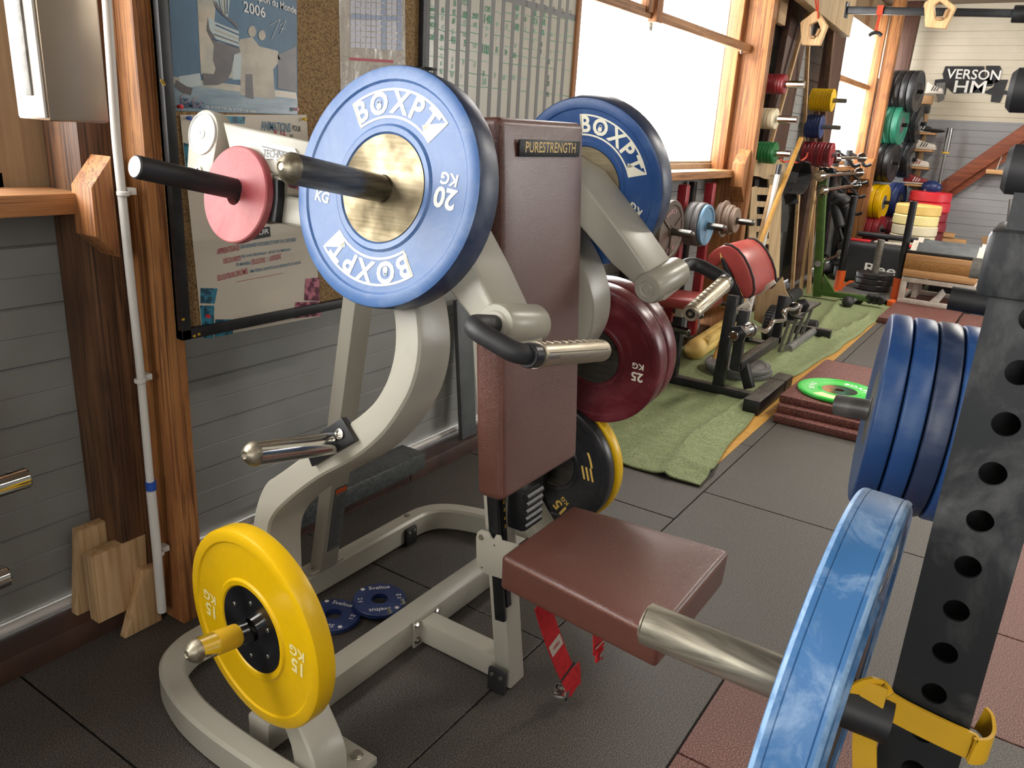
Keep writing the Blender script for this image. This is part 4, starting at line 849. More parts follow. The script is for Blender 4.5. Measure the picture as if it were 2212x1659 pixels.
# seat column, leaning back
yc = lambda z: .953 + z * .135
m_ = MB('machine_cream'); m_.bar((XM, yc(0), .002), (XM, yc(1.3), 1.3), .068, .05, up=V((0, -1, 0)), bev=.004); build('seat_column', m_, mach)
m_ = MB('black_metal'); m_.bar((1.512, yc(.22) - .02, .22), (1.512, yc(.62) - .02, .62), .012, .03, up=V((0, -1, 0)), bev=.002); m_.bar((1.541, yc(.25) - .028, .25), (1.541, yc(.62) - .028, .62), .018, .006, up=V((0, -1, 0))); build('slide_rail', m_, mach)
m_ = MB('yellow_paint'); m_.keep = 1
for s_, z_ in (('2', .545), ('3', .523), ('4', .500), ('5', .478)): m_.text(s_, (1.541, yc(z_) - .0335, z_), XD, YD, .014, 1, 0)
build('height_numbers', m_, mach, smooth=0)
m_ = MB('black_plastic')
for zc in (.50, .335):
    m_.box((1.60, yc(zc) - .05, zc + .02), (.075, .05, .11), bev=.004)
    for k in range(5): m_.cyl((1.562, yc(zc) - .078, zc - .02 + k * .021), (1.638, yc(zc) - .078, zc - .02 + k * .021), .010, seg=12)
m_.box((1.605, yc(.56) - .05, .568), (.07, .06, .018), bev=.003); build('slide_cover', m_, mach)
m_ = MB('machine_cream'); xs_ = 1.492
A = [(1028, 1160), (1031, 1150), (1038, 1145), (1055, 1150), (1061, 1162), (1066, 1166), (1071, 1156), (1080, 1158), (1083, 1168), (1125, 1180), (1120, 1262), (1050, 1240), (1034, 1228), (1029, 1212)]
m_.prism([AX(u, v, xs_) for u, v in A], (.006, 0, 0), .001); m_.m('bolt_zinc').lathe(AX(1040, 1160, xs_), (-1, 0, 0), [(.008, 0), (.007, .004), (.004, .004), (.003, .002), (0, .002)], 16)
for u, v in ((1068, 1178), (1041, 1226)): m_.m('black_metal').lathe(AX(u, v, xs_), (-1, 0, 0), [(.0025, .0005), (0, .0005)], 10)
m_.m('machine_cream').box((1.60, .86, .41), (.20, .10, .02), bev=.003); m_.box((1.565, .72, .388), (.05, .33, .02), bev=.003); build('seat_bracket', m_, mach)
# cushions
def cushion(name, C8, bev, puff=.006, seams=()):
    """rounded box between eight corners (bottom four, then top four) with a swollen top"""
    C8 = [V(p) for p in C8]; dims = ((C8[1] - C8[0]).length / 2, (C8[3] - C8[0]).length / 2, (C8[4] - C8[0]).length / 2)
    def ticks(a):
        e = [a - bev * (1 - math.sin(k * math.pi / 10)) * 0 - bev * (1 - k / 5) for k in range(6)]; n_ = 10; inn = [(-1 + 2 * k / n_) * (a - bev) for k in range(1, n_)]
        return [-v for v in reversed(e)] + inn + e
    T3 = [ticks(a) for a in dims]; tb = bmesh.new(); cache = {}
    def vert(p):
        key = tuple(round(c_, 5) for c_ in p)
        if key in cache: return cache[key]
        inn = [max(-(a - bev), min(a - bev, c_)) for c_, a in zip(p, dims)]; d = V(p) - V(inn); q = V(inn) + (d.normalized() * bev if d.length > 1e-9 else d)
        u, v, w = [(c_ / a + 1) / 2 for c_, a in zip(q, dims)]
        if p[2] > 0:
            q.z += 0; lift = puff * (1 - abs(2 * u - 1) ** 4) * (1 - abs(2 * v - 1) ** 4) * max(0, (w - .5) * 2)
        else: lift = 0
        bo = lerp(lerp(C8[0], C8[1], u), lerp(C8[3], C8[2], u), v); to = lerp(lerp(C8[4], C8[5], u), lerp(C8[7], C8[6], u), v)
        r = lerp(bo, to, w) + (to - bo).normalized() * lift; cache[key] = tb.verts.new(r); return cache[key]
    for ax in range(3):
        o1, o2 = [k for k in range(3) if k != ax]
        for sg in (-1, 1):
            for i in range(len(T3[o1]) - 1):
                for j in range(len(T3[o2]) - 1):
                    qs = []
                    for (ii, jj) in ((i, j), (i + 1, j), (i + 1, j + 1), (i, j + 1)):
                        p = [0, 0, 0]; p[ax] = sg * dims[ax]; p[o1] = T3[o1][ii]; p[o2] = T3[o2][jj]; qs.append(vert(p))
                    if len(set(qs)) == 4: tb.faces.new(qs)
    bmesh.ops.recalc_face_normals(tb, faces=tb.faces[:])
    m2 = MB('leather_brown'); m2.merge(tb); m2.m('stitch')
    for s_ in seams: m2.tube(s_, .0008, 6)
    return build(name, m2, mach, smooth=60)
xl, xr_ = 1.386, 1.742
yt, yb_, zt, zb_ = .957, .897, 1.478, .632
Fy = lambda z: lerp(yb_, yt, (z - zb_) / (zt - zb_))
k = .075
cushion('backrest', [(xl, yb_ + k, zb_ - .004), (xr_, yb_ + k, zb_ - .004), (xr_, yt + k, zt - .004), (xl, yt + k, zt - .004), (xl, yb_, zb_), (xr_, yb_, zb_), (xr_, yt, zt), (xl, yt, zt)], .017, .006,
    seams=([(xl + .004, Fy(z) + .0025, z) for z in [zb_ + .02 + i * (zt - zb_ - .05) / 20 for i in range(21)]],))
m_ = MB('black_metal'); m_.box((XM, .99, 1.05), (.26, .02, .75), bev=.004); 
for v in m_.bm.verts: v.co.y = Fy(v.co.z) + k + (.001 if v.co.y < .99 else .012)
build('back_board', m_, mach)
zs0, zs1 = .398, .484
cushion('seat', [(1.400, .900, zs0), (1.730, .900, zs0), (1.772, .472, zs0 - .004), (1.358, .472, zs0 - .004), (1.392, .897, zs1 + .008), (1.738, .897, zs1 + .008), (1.788, .472, zs1 + .002), (1.342, .472, zs1 + .002)], .012, .012,
    seams=([lerp(V((1.3925, .885, zs1 + .002)), V((1.345, .486, zs1 - .004)), i / 8) for i in range(9)], [lerp(V((1.356, .4725, zs1 - .006)), V((1.774, .4725, zs1 - .006)), i / 8) + V((0, -.0005, .0)) for i in range(9)]))
m_ = MB('black_metal'); y_ = .951; A = [AY(u, v, y_) for u, v in ((1116, 300), (1249, 305), (1248, 336), (1117, 338))]; x0, x1, z0, z1 = A[0].x + .002, A[1].x - .002, A[3].z, A[0].z - .0
yy = Fy((z0 + z1) / 2) - .0075; m_.box(((x0 + x1) / 2, yy, (z0 + z1) / 2), (x1 - x0, .004, z1 - z0), bev=.0015); m_.m('gold_print'); m_.text('PURESTRENGTH', ((x0 + x1) / 2, yy - .0025, (z0 + z1) / 2 + .001), XD, YD, .031, .96, 0); build('name_plate', m_, mach)
# red straps hanging from the seat
def yz_at(pts, y0, y1):
    n = len(pts); return [AY(u, v, lerp(y0, y1, i / (n - 1))) for i, (u, v) in enumerate(pts)]
t = thing('strap', 'long red strap with white tag and metal buckle hanging from seat to floor', 'strap', (1.60, .84, 0))
m_ = MB('strap_red'); ps = yz_at([(1170, 1300), (1178, 1330), (1193, 1375), (1210, 1420), (1228, 1462), (1243, 1488)], .80, .775); ps[-1].z = max(.008, ps[-1].z); m_.ribbon(ps, .054, V((1, -.12, 0)), .0025)
ps2 = [ps[-1] + V((.005, .004, .002)), ps[-1] + V((.012, .01, .03)), ps[-1] + V((.004, .012, .06))]; m_.ribbon(ps2, .048, V((1, -.1, 0)), .0025)
m_.m('stitch')
build('webbing', m_, t)
m_ = MB('paper'); a = AY(1197, 1389, .786); d = (ps[3] - ps[2]).normalized(); s_ = V((1, -.12, 0)); s_ = (s_ - d * s_.dot(d)).normalized(); n_ = d.cross(s_); n_ = n_ if n_.y < 0 else -n_; R3 = Matrix((s_, d, s_.cross(d))).transposed()
a = lerp(ps[2], ps[3], .4) + n_ * .002; m_.box(a, (.046, .044, .001), R3); m_.m('print_red'); [m_.tube([a + n_ * .001 + (s_ * math.cos(j * .4) * .006 + d * math.sin(j * .4) * .005) + s_ * (k - 1.5) * .005 for j in range(16)], .0006, 4) for k in range(4)]; build('white_tag', m_, t)
m_ = MB('chrome'); q = ps[-1] + V((-.05, .02, .012)); m_.box(q, (.05, .035, .016), Matrix.Rotation(.4, 3, 'Z'), .004); m_.m('black_plastic').box(q + V((.01, -.012, -.004)), (.05, .018, .012), Matrix.Rotation(.3, 3, 'Z'), .003); build('buckle', m_, t)
m_ = MB('black_metal'); q = lerp(ps[3], ps[4], .75); m_.tube([q - s_ * .033 + n_ * .003, q + s_ * .033 + n_ * .003], .003, 8); build('slide_bar', m_, t)
t = thing('strap', 'short red strap with metal tongue hanging below the middle of the seat', 'strap', (1.66, .66, .28))
m_ = MB('strap_red'); ps = yz_at([(1293, 1360), (1293, 1385), (1293, 1405)], .66, .66); m_.ribbon(ps, .044, V((1, -.1, 0)), .0025); ps[-1] += V((0, -.003, .004)); ps3 = [ps[-1], ps[-1] + V((0, 0, -.03))]; m_.ribbon(ps3, .026, V((1, -.1, 0)), .006); build('webbing', m_, t)
m_ = MB('chrome'); q = ps[-1] + V((0, -.005, -.012)); m_.box(q, (.015, .003, .014), bev=.001); q = ps[1]; m_.tube([q - V((.019, .003, .008)), q + V((.019, -.003, -.008))], .0022, 8); build('tongue', m_, t)
# two small blue plates on the mat under the machine
def svel(b):
    b.m('print_white'); z = .0005
    for a in (90, 270): b.arctext('Sveltus' if 0 else 'SVELTUS' if 0 else 'Svel' if 0 else '20'[0:0] or 'S', .06, a, .001, 0, z) if 0 else None
    b.text('Sveltus', (0, .058, z), XD, YD, .022, 1, 0); b.text('Sveltus', (0, -.058, z), -XD, -YD, .022, 1, 0)
    for sx in (1, -1):
        b.text('2', (.060 * sx, .006, z), -YD.cross(V((0, 0, 1))) * 0 + V((-sx, 0, 0)), V((0, -sx, 0)), .016, 1, 0); b.text('KG', (.060 * sx, -.010, z), V((-sx, 0, 0)), V((0, -sx, 0)), .012, 1, 0)
XDl, YDl = V((1, 0, 0)), V((0, 1, 0))
def svel(b):
    b.m('print_white'); z = .0008
    b.text('Sveltus', (.004, .056, z), XDl, YDl, .024, 1, 0); b.text('Sveltus', (-.004, -.056, z), -XDl, -YDl, .024, 1, 0)
    for y_ in (.056, -.056): s_ = 1 if y_ > 0 else -1; b.raw([V((-s_ * .048 + .007 * math.cos(k * .63), y_ - s_ * .002 + .007 * math.sin(k * .63), z)) for k in range(10)], [list(range(10))])
    b.text('2', (.060, -.006, z), -YDl, XDl, .015, 1, 0); b.text('KG', (.060, .010, z), -XDl, -YDl, .012, 1, 0); b.text('4.4', (-.060, .006, z), XDl, YDl, .013, 1, 0); b.text('LBS', (-.060, -.008, z), XDl, YDl, .010, 1, 0)
a = AZ(820, 1297, .03)
Rz = Matrix.Rotation(math.radians(-42), 4, 'Z')
t = thing('weight_plate', 'small navy plate lying on the mat, right one, overlapping its twin', 'weight plate', M=Matrix.Translation((a.x, a.y, .037)) @ Rz @ Matrix.Rotation(.05, 4, 'X')); plate_parts(t, .083, .017, 'plate_navy', 0, '', style='flat', marks=svel)
a = AZ(720, 1325, .02)
t = thing('weight_plate', 'small navy blue plate half hidden behind the yellow plate on the mat', 'weight plate', M=Matrix.Translation((a.x, a.y, .0185)) @ Matrix.Rotation(math.radians(-70), 4, 'Z')); plate_parts(t, .083, .017, 'plate_navy', 0, '', style='flat', marks=svel)
# ------------------------------------------------------------------ turf runner and floor edges
def curve_y(x, T):
    for (x0, y0), (x1, y1) in zip(T, T[1:]):
        if x0 <= x <= x1: return lerp(y0, y1, (x - x0) / (x1 - x0))
    return T[-1][1]
edge = sorted([(p.x, p.y) for p in (AZ(u, v, .01) for u, v in ((1508, 1054), (1564, 978), (1617, 912), (1696, 825), (1801, 761), (1873, 710), (1923, 664)))]) + [(11.1, 1.2)]
m_ = MB('turf'); nx, ny = 170, 46; vs_, fs = [], []
for i in range(nx + 1):
    x_ = lerp(3.12, 10.95, (i / nx) ** 1.25); yr = curve_y(max(x_, edge[0][0]), edge); yr += .006 * math.sin(x_ * 9) + .006 * noise.noise((x_ * 3, 0, 0))
    xo = 0
    for j in range(ny + 1):
        t_ = j / ny; y_ = lerp(yr, 1.985, t_ ** .8)
        h = .006 + .004 * noise.noise((x_ * 5, y_ * 7, 1)); d = y_ - yr
        rid = .042 * math.exp(-((d - .13 - .05 * math.sin(x_ * 2.3)) / .022) ** 2) * max(0, math.sin(x_ * 1.9 + .6)) ** .6 if math.sin(x_ * 1.9 + .6) > 0 else 0
        rid += .024 * math.exp(-((d - .33 - .12 * math.sin(x_ * .9)) / .028) ** 2) * (1 if 5.4 < x_ < 9 else .15)
        rid += .022 * math.exp(-((x_ - 3.30 - .35 * d) / .03) ** 2) * max(0, 1 - d / .22)
        ex = .018 * noise.noise((y_ * 6, 3, 0)) * max(0, 1 - i / 6)
        vs_.append(V((x_ + ex + (.05 * max(0, .25 - d) if i == 0 else 0), y_, h + rid)))
    pass
for i in range(nx):
    for j in range(ny): a = i * (ny + 1) + j; fs.append([a, a + 1, a + ny + 2, a + ny + 1])
m_.raw(vs_, fs)
o = build('artificial_turf', m_, smooth=80); sm = o.modifiers.new('s', 'SOLIDIFY'); sm.thickness = .008; sm.offset = -1; tag(o, 'long rumpled strip of green artificial grass along the window wall', 'turf')
m_ = MB('turf_edge_yellow'); m_.flat([(3.3, 1.03, .0015), (8.7, 1.03, .0015), (8.7, 1.35, .0015), (3.3, 1.35, .0015)]); struct('trim_10', m_)
# ------------------------------------------------------------------ rubber tiles
def tile(x0, x1, y0, y1, z0, z1, label, mat='rubber_red_tile', rz=0, group=None):
    m2 = MB(mat); m2.box(((x0 + x1) / 2, (y0 + y1) / 2, (z0 + z1) / 2), (x1 - x0, y1 - y0, z1 - z0), Matrix.Rotation(rz, 3, 'Z'), bev=.004)
    return tag(build('rubber_tile', m2), label, 'rubber tile', group)
tile(4.22, 5.22, .50, 1.0, .002, .043, 'brown-red rubber tile at the bottom of the pile of three on the black mats')
tile(4.28, 5.28, .52, 1.01, .044, .085, 'brown-red rubber tile in the middle of the pile of three', rz=.02)
tile(4.33, 5.33, .51, 1.0, .086, .127, 'brown-red rubber tile on top of the pile, under the green plate', rz=-.02)
for k, (a, b, c, d, lab) in enumerate(((7.5, 8.34, .45, 1.03, 'brown-red rubber tile before the white crate'), (7.45, 8.34, -.15, .43, 'brown-red rubber tile beside the one before the crate, nearer the rack'), (8.36, 9.36, .45, 1.05, 'brown-red rubber tile underneath the white crate'))):
    tile(a, b, c, d, .002, .05, lab)
c = AZ(1812, 850, .129); t = thing('weight_plate', 'bright green plate with pale lettering lying on the pile of rubber tiles', 'weight plate', M=Matrix.Translation((c.x, c.y, .152)) @ Matrix.Rotation(2.2, 4, 'Z'))
def mg(b):
    b.m('plate_yellow_light'); sector(b, .125, .205, 20, 100, -.0034); b.m('print_white'); b.arctext('BOXPT', .15, 200, .05, .004, -.0032); b.arctext('20 KG', .15, 330, .04, .004, -.0032)
plate_parts(t, .225, .022, 'plate_lime', .095, 'chrome', marks=mg)
# ------------------------------------------------------------------ preacher curl bench
def part(name, mat, parent, fn): m2 = MB(mat); fn(m2); return build(name, m2, parent)
t = thing('curl_bench', 'black preacher curl bench with torn red drum cushion and red seat', 'exercise bench', (4.5, 1.45, 0))
part('base_bar', 'black_metal', t, lambda b: b.bar((4.47, 1.86, .032), (4.47, 1.20, .032), .06, .06, bev=.003))
part('foot_bar', 'black_metal', t, lambda b: (b.bar((4.25, 1.135, .045), (4.93, 1.135, .045), .095, .085, bev=.006), b.bar((4.76, 1.135, .045), (4.765, 1.135, .045), .1, .09)))
part('seat_post', 'black_metal', t, lambda b: (b.bar((4.47, 1.70, .06), (4.47, 1.70, .43), .06, .06, bev=.003), b.box((4.47, 1.745, .36), (.03, .05, .05), bev=.003)))
part('post_tube', 'white_paint', t, lambda b: b.bar((4.47, 1.70, .43), (4.47, 1.70, .50), .045, .045, bev=.003))
def red_cushion(b):
    tb = bmesh.new(); bmesh.ops.create_cube(tb, size=1); bmesh.ops.scale(tb, vec=(.30, .42, .07), verts=tb.verts[:]); bmesh.ops.bevel(tb, geom=tb.edges[:], offset=.028, segments=4, affect='EDGES', profile=.5)
    b.merge(tb, Matrix.Translation((4.47, 1.70, .535)) @ Matrix.Rotation(-.05, 4, 'X'))
part('seat', 'leather_red', t, red_cushion)
part('pad_post', 'black_metal', t, lambda b: b.bar((4.47, 1.405, .06), (4.52, 1.405, .60), .06, .06, up=V((0, 1, 0)), bev=.003))
xq = 4.60
part('pad_plate', 'black_metal', t, lambda b: b.prism([AX(u, v, xq - .02) for u, v in ((1556, 556), (1563, 560), (1604, 648), (1600, 690), (1582, 700), (1576, 655), (1570, 610))], (.03, 0, 0), .002))
prof = [(1526, 566), (1530, 552), (1541, 541), (1552, 534), (1563, 529), (1577, 531), (1592, 541), (1606, 558), (1617, 580), (1625, 604), (1627, 625), (1624, 637), (1616, 645), (1606, 644), (1598, 628), (1588, 606), (1576, 583), (1565, 566), (1556, 566), (1546, 577), (1534, 577)]
def drum(b):
    A_ = [AX(u, v, xq) for u, v in prof]; b.prism(A_, (.46, 0, 0), .012, 3)
part('arm_cushion', 'leather_red', t, drum)
for x_ in (xq - .001, xq + .461): part('piping', 'black_rubber', t, lambda b: b.tube([AX(u, v, xq) + V((x_ - xq + (.012 if x_ < 5 and x_ < xq + .1 else -.012), 0, 0)) + V((0, -.004, .004)) for u, v in prof[4:14]], .006, 8))
part('torn_foam', 'yellow_foam', t, lambda b: b.prism([AX(u, v, xq - .004) for u, v in ((1555, 545), (1560, 556), (1563, 562), (1556, 560))], (.006, 0, 0)))
part('notched_bar', 'white_paint', t, lambda b: b.prism([AX(u, v, 4.50) for u, v in ((1565, 677), (1572, 689), (1582, 684), (1580, 676), (1586, 674), (1589, 681), (1599, 675), (1597, 667), (1603, 665), (1606, 671), (1622, 662), (1616, 650))], (.01, 0, 0), .001))
part('book_rest', 'paper', t, lambda b: b.prism([AX(u, v, 4.85) for u, v in ((1630, 633), (1671, 604), (1676, 612), (1637, 641))], (.01, 0, 0), .001))
yq = 1.30
zb_ = AY(1650, 765, yq).z
part('bar_stand', 'black_metal', t, lambda b: (b.bar((4.40, yq, .2), (4.42, yq, .545), .05, .055, up=V((0, 1, 0)), bev=.003), b.bar((5.21, yq, .2), (5.23, yq, .515), .05, .055, up=V((0, 1, 0)), bev=.003), b.bar((4.40, yq, .215), (5.25, yq, .215), .055, .055, bev=.003), b.bar((4.55, 1.24, .06), (4.56, yq, .2), .055, .055, up=V((0, 1, 0)), bev=.003)))
for x_ in (4.47, 5.33): part('bar_hook', 'black_metal', t, lambda b: (b.box((x_, yq - .035, .395), (.07, .02, .07), bev=.004), b.box((x_, yq - .075, .37), (.07, .08, .012), bev=.002)))
# EZ curl bar
t = thing('curl_bar', 'chrome zigzag curl bar with black hexagon collars resting on the bench', 'barbell', AY(1650, 718, 1.22))
pth = [AY(u, v, 1.225) for u, v in ((1618, 712), (1628, 707), (1638, 709), (1654, 717), (1662, 709), (1670, 694), (1690, 692), (1697, 689), (1692, 673), (1699, 668), (1716, 668))]
part('bar', 'chrome', t, lambda b: b.tube(pth, .013, 14, fil=.03))
def sleeve(b, u0, v0, u1, v1, yy):
    p, q = AY(u0, v0, yy), AY(u1, v1, yy); b.cyl(p, q, .025, seg=24, bev=.003); d = (q - p).normalized(); b.ring(q - d * .012, q + d * .006, .042, .01, 28); b.ring(q - d * .045, q - d * .030, .036, .01, 28)
part('sleeve', 'chrome', t, lambda b: sleeve(b, 1584, 726, 1620, 712, 1.225))
part('sleeve', 'chrome', t, lambda b: sleeve(b, 1742, 656, 1716, 667, 1.225))
def hexc(b, u, v):
    p = AY(u, v, 1.225); b.lathe(p - V((.02, 0, 0)), (1, 0, 0), [(.026, 0), (.05, .002), (.05, .032), (.026, .034), (.026, 0)], 6)
part('collar', 'black_plastic', t, lambda b: hexc(b, 1594, 722)); part('collar', 'black_plastic', t, lambda b: hexc(b, 1733, 660))
# low stand with slanting rods behind
t = thing('rod_stand', 'low grey metal stand with slanting rods on the turf behind the curl bench', 'stand', (5.9, 1.33, .01))
part('base_bar', 'grey_metal', t, lambda b: b.cyl((5.72, 1.33, .05), (6.45, 1.33, .05), .03)); part('end_foot', 'black_metal', t, lambda b: b.bar((6.47, 1.20, .045), (6.47, 1.48, .045), .06, .07, bev=.004))
for k in range(4): part('rod', 'grey_metal', t, lambda b: b.cyl((5.6 + k * .2, 1.36, .05), (5.52 + k * .2, 1.30, .33 - k * .01), .012))
part('top_tray', 'black_metal', t, lambda b: b.box((5.78, 1.30, .335), (.75, .10, .02), bev=.004))
# tyre wheel, floor plates, roll, plywood star
p = AZ(1640, 748, .01); t = thing('tyre_wheel', 'small black knobbly tyre standing on the turf behind the curl bench', 'wheel', (5.9, 1.52, .01))
def tyre(b):
    c_ = V((5.9, 1.52, .165)); b.lathe(c_ - V((0, .035, 0)), (0, 1, 0), [(.075, .005), (.115, -.004), (.138, .012), (.144, .035), (.138, .058), (.115, .074), (.075, .065), (.075, .005)], 40)
    for k in range(36):
        a_ = k * 2 * math.pi / 36; b.box(c_ + V((.143 * math.cos(a_), 0, .143 * math.sin(a_))), (.010, .05, .012), Matrix.Rotation(-a_, 3, 'Y'), .001)
part('tyre', 'black_rubber', t, tyre); part('rim', 'grey_metal', t, lambda b: b.lathe((5.9, 1.50, .165), (0, 1, 0), [(.0, -.01), (.02, -.01), (.022, .01), (.06, .014), (.076, 0), (.076, .04), (0, .04)], 32))
c = AZ(1598, 792, .05)
for k, lab in enumerate(('large grey iron plate lying on the turf beneath the curl bench, lower of two', 'large grey iron plate lying on top of its twin beneath the curl bench')):
    t = thing('weight_plate', lab, 'weight plate', M=Matrix.Translation((c.x - k * .02, c.y + k * .01, .046 + k * .034))); plate_parts(t, .21, .032, 'plate_grey_iron', 0, '', style='iron')
m_ = MB('yellow_foam'); p = V((5.10, 1.80, .075)); q = V((5.95, 1.86, .075)); d = (q - p).normalized(); m_.lathe(p, d, [(0, -.07), (.03, -.062), (.055, -.04), (.068, -.015), (.072, .02), (.072, .8), (0, .8)], 28); m_.box(p + d * .45 + V((0, -.045, .045)), (.75, .05, .05), Matrix((d, V((0, 0, 1)).cross(d), V((0, 0, 1)))).transposed(), .004)
tag(build('foam_roll', m_), 'yellow foam roll with one rounded end lying by the ledge', 'foam roll')
def star(m2, pts, x_, th=.012, mat='plywood'): m2.m(mat).prism([AX(u, v, x_) for u, v in pts], (th, 0, 0), .001)
m_ = MB('plywood'); star(m_, ((1632, 640), (1650, 618), (1668, 622), (1690, 598), (1697, 628), (1705, 642), (1688, 655), (1692, 672), (1684, 702), (1668, 690), (1645, 700), (1628, 690)), 6.0); tag(build('jagged_plywood', m_), 'jagged plywood cutout leaning on the wall behind the red drum cushion', 'plywood')
# dark bits by the wall behind it
t = thing('dumbbell', 'black dumbbell lying on the floor beyond the low rod stand', 'dumbbell', (6.6, 1.5, .01)); part('handle', 'grey_metal', t, lambda b: b.cyl((6.62, 1.35, .06), (6.62, 1.62, .06), .016)); 
for y_ in (1.34, 1.58): part('head', 'black_rubber', t, lambda b: b.cyl((6.62, y_, .06), (6.62, y_ + .1, .06), .048, bev=.006))
for k, (x_, y_, lab) in enumerate(((7.0, 1.80, 'black foam roller lying against the ledge, near one'), (7.5, 1.83, 'black foam roller lying against the ledge, far one'))):
    m_ = MB('black_rubber'); m_.cyl((x_, y_, .075), (x_ + .42, y_ + .02, .075), .06, bev=.01); tag(build('foam_roller', m_), lab, 'foam roller')
# ------------------------------------------------------------------ red wall rack with iron plates
t = thing('plate_rack', 'red steel wall rack with horizontal pegs for iron plates', 'plate rack', (4.93, 2.0, .07))
PX = (4.44, 4.93, 5.41)
for x_ in PX:
    part('post', 'red_paint', t, lambda b: (b.bar((x_, 1.95, .10), (x_, 1.95, 1.165), .06, .06, up=V((0, 1, 0)), bev=.003), b.box((x_, 1.95, 1.168), (.055, .055, .004)))); 
    part('back_bar', 'black_metal', t, lambda b: b.box((x_ - .02, 2.07, .62), (.06, .04, 1.1), bev=.002))
for x_, z_, L in ((4.44, .93, .25), (4.93, .935, .27), (5.41, .94, .30), (4.44, .36, .30), (5.41, .36, .22), (4.93, .36, .2)):
    part('peg', 'steel_worn', t, lambda b: (b.cyl((x_, 1.93, z_), (x_, 1.93 - L, z_ - .005), .022), b.sphere((x_, 1.93 - L, z_ - .005), .022)))
part('rail', 'red_paint', t, lambda b: (b.bar((4.44, 2.01, .30), (5.41, 2.01, .30), .04, .05, bev=.003)))
def mar(b):
    b.m('pink_print'); b.arctext('MARCY', .115, 100, .034, .006, -.004); b.arctext('15 KG', .115, -80, .034, .006, -.004)
    b.m('plate_iron')
    for k in range(3): a_ = math.radians(90 + 120 * k + 60); b.bar((.03 * math.cos(a_), .03 * math.sin(a_), -.002), (.145 * math.cos(a_), .145 * math.sin(a_), -.002), .012, .008)
fy = V((0, -1, 0))
def iron(x_, y_, z_, R, T, mat, lab, grp=None, marks=None, style='iron'):
    t2 = thing('weight_plate', lab, 'weight plate', M=frame_m((x_, y_, z_), fy), group=grp); plate_parts(t2, R, T, mat, 0, '', style=style, marks=marks, bore=.0235, seg=48); return t2
iron(4.44, 1.80, .93, .178, .03, 'plate_iron', 'brown iron plate with raised maker lettering on the nearest rack peg', marks=mar)
iron(4.44, 1.835, .93, .178, .03, 'plate_iron', 'brown iron plate tucked behind the lettered one on the nearest rack peg')
iron(4.93, 1.765, .935, .128, .022, 'plate_steel_blue', 'light blue iron plate at the front of the middle rack peg')
iron(4.93, 1.79, .935, .138, .04, 'plate_grey_iron', 'grey plate behind the light blue one on the middle rack peg'); iron(4.93, 1.833, .935, .138, .05, 'plate_grey_iron', 'thick grey plate at the back of the middle rack peg')
for k, (R, T) in enumerate(((.085, .016), (.085, .016), (.098, .02), (.10, .03), (.125, .016), (.108, .03))): iron(5.41, 1.735 + sum((.016, .016, .02, .03, .016, .03)[:k]), .94, R, T, 'plate_brown_iron', 'thin brown iron plate stacked on the farthest rack peg', 'brown iron plates on the farthest rack peg', style='flat')
for k, (x_, R, lab) in enumerate(((5.12, .15, 'grey iron disc leaning on the wall below the rack, left one'), (5.42, .13, 'grey iron disc leaning on the wall below the rack, right one'))):
    t2 = thing('weight_plate', lab, 'weight plate', M=frame_m((x_, 1.985, .072 + R * .96), V((-.3, -1, .22)))); plate_parts(t2, R, .025, 'plate_grey_iron', 0, '', style='iron', seg=40)
# ------------------------------------------------------------------ braces, small plates, belts and sticks of the next bay
def board(uv0, uv1, y_, w, th, mat, label, cat='brace', name='timber_brace', ext=0):
    p, q = AY(*uv0, y_), AY(*uv1, y_); d = (q - p).normalized(); m2 = MB(mat); m2.bar(p, q + d * ext, w, th, up=V((0, 1, 0)), bev=.003); return tag(build(name, m2), label, cat)
board((1742, -60), (1652, 420), 2.03, .55, .05, 'dark_brown_wood', 'wide dark brown board slanting behind the red, cream and green small plates')
board((1822, -20), (1725, 600), 1.98, .62, .05, 'dark_brown_wood', 'broad dark brown upright board between the belts and the far window')
board((1806, -20), (1762, 420), 1.93, .06, .05, 'brown_fir', 'narrow brown upright at the left edge of the far window')
board((1750, 0), (1735, 330), 1.935, .03, .03, 'pine_light', 'thin pine batten on the wall between the two columns of small plates', 'batten', 'batten')
board((1742, 30), (1654, 350), 1.96, .035, .03, 'pine_light', 'thin pine batten slanting behind the red small plates', 'batten', 'batten')
board((1725, 410), (1708, 665), 1.90, .035, .03, 'pine_light', 'thin pine batten below the hanging belt', 'batten', 'batten')
board((1765, 362), (1724, 665), 1.88, .04, .03, 'pine_light', 'thin pine batten leaning beside the green steel post', 'batten', 'batten')
m_ = MB('plywood'); p = AY(1760, 15, 1.75); q = AY(1834, 40, 1.75); m_.bar((p.x - .6, 1.75, p.z + .14), (q.x, 1.75, q.z), .07, .30, bev=.004); tag(build('overhead_beam', m_), 'pale wooden beam overhead carrying the end of the black pull-up bar', 'beam')
m_ = MB('pine_light'); p = AY(1690, 0, 1.9); m_.box((p.x, 1.9, p.z + .02), (.18, .04, .36), bev=.003); tag(build('batten', m_), 'short pale board fixed high beside the orange post', 'board')
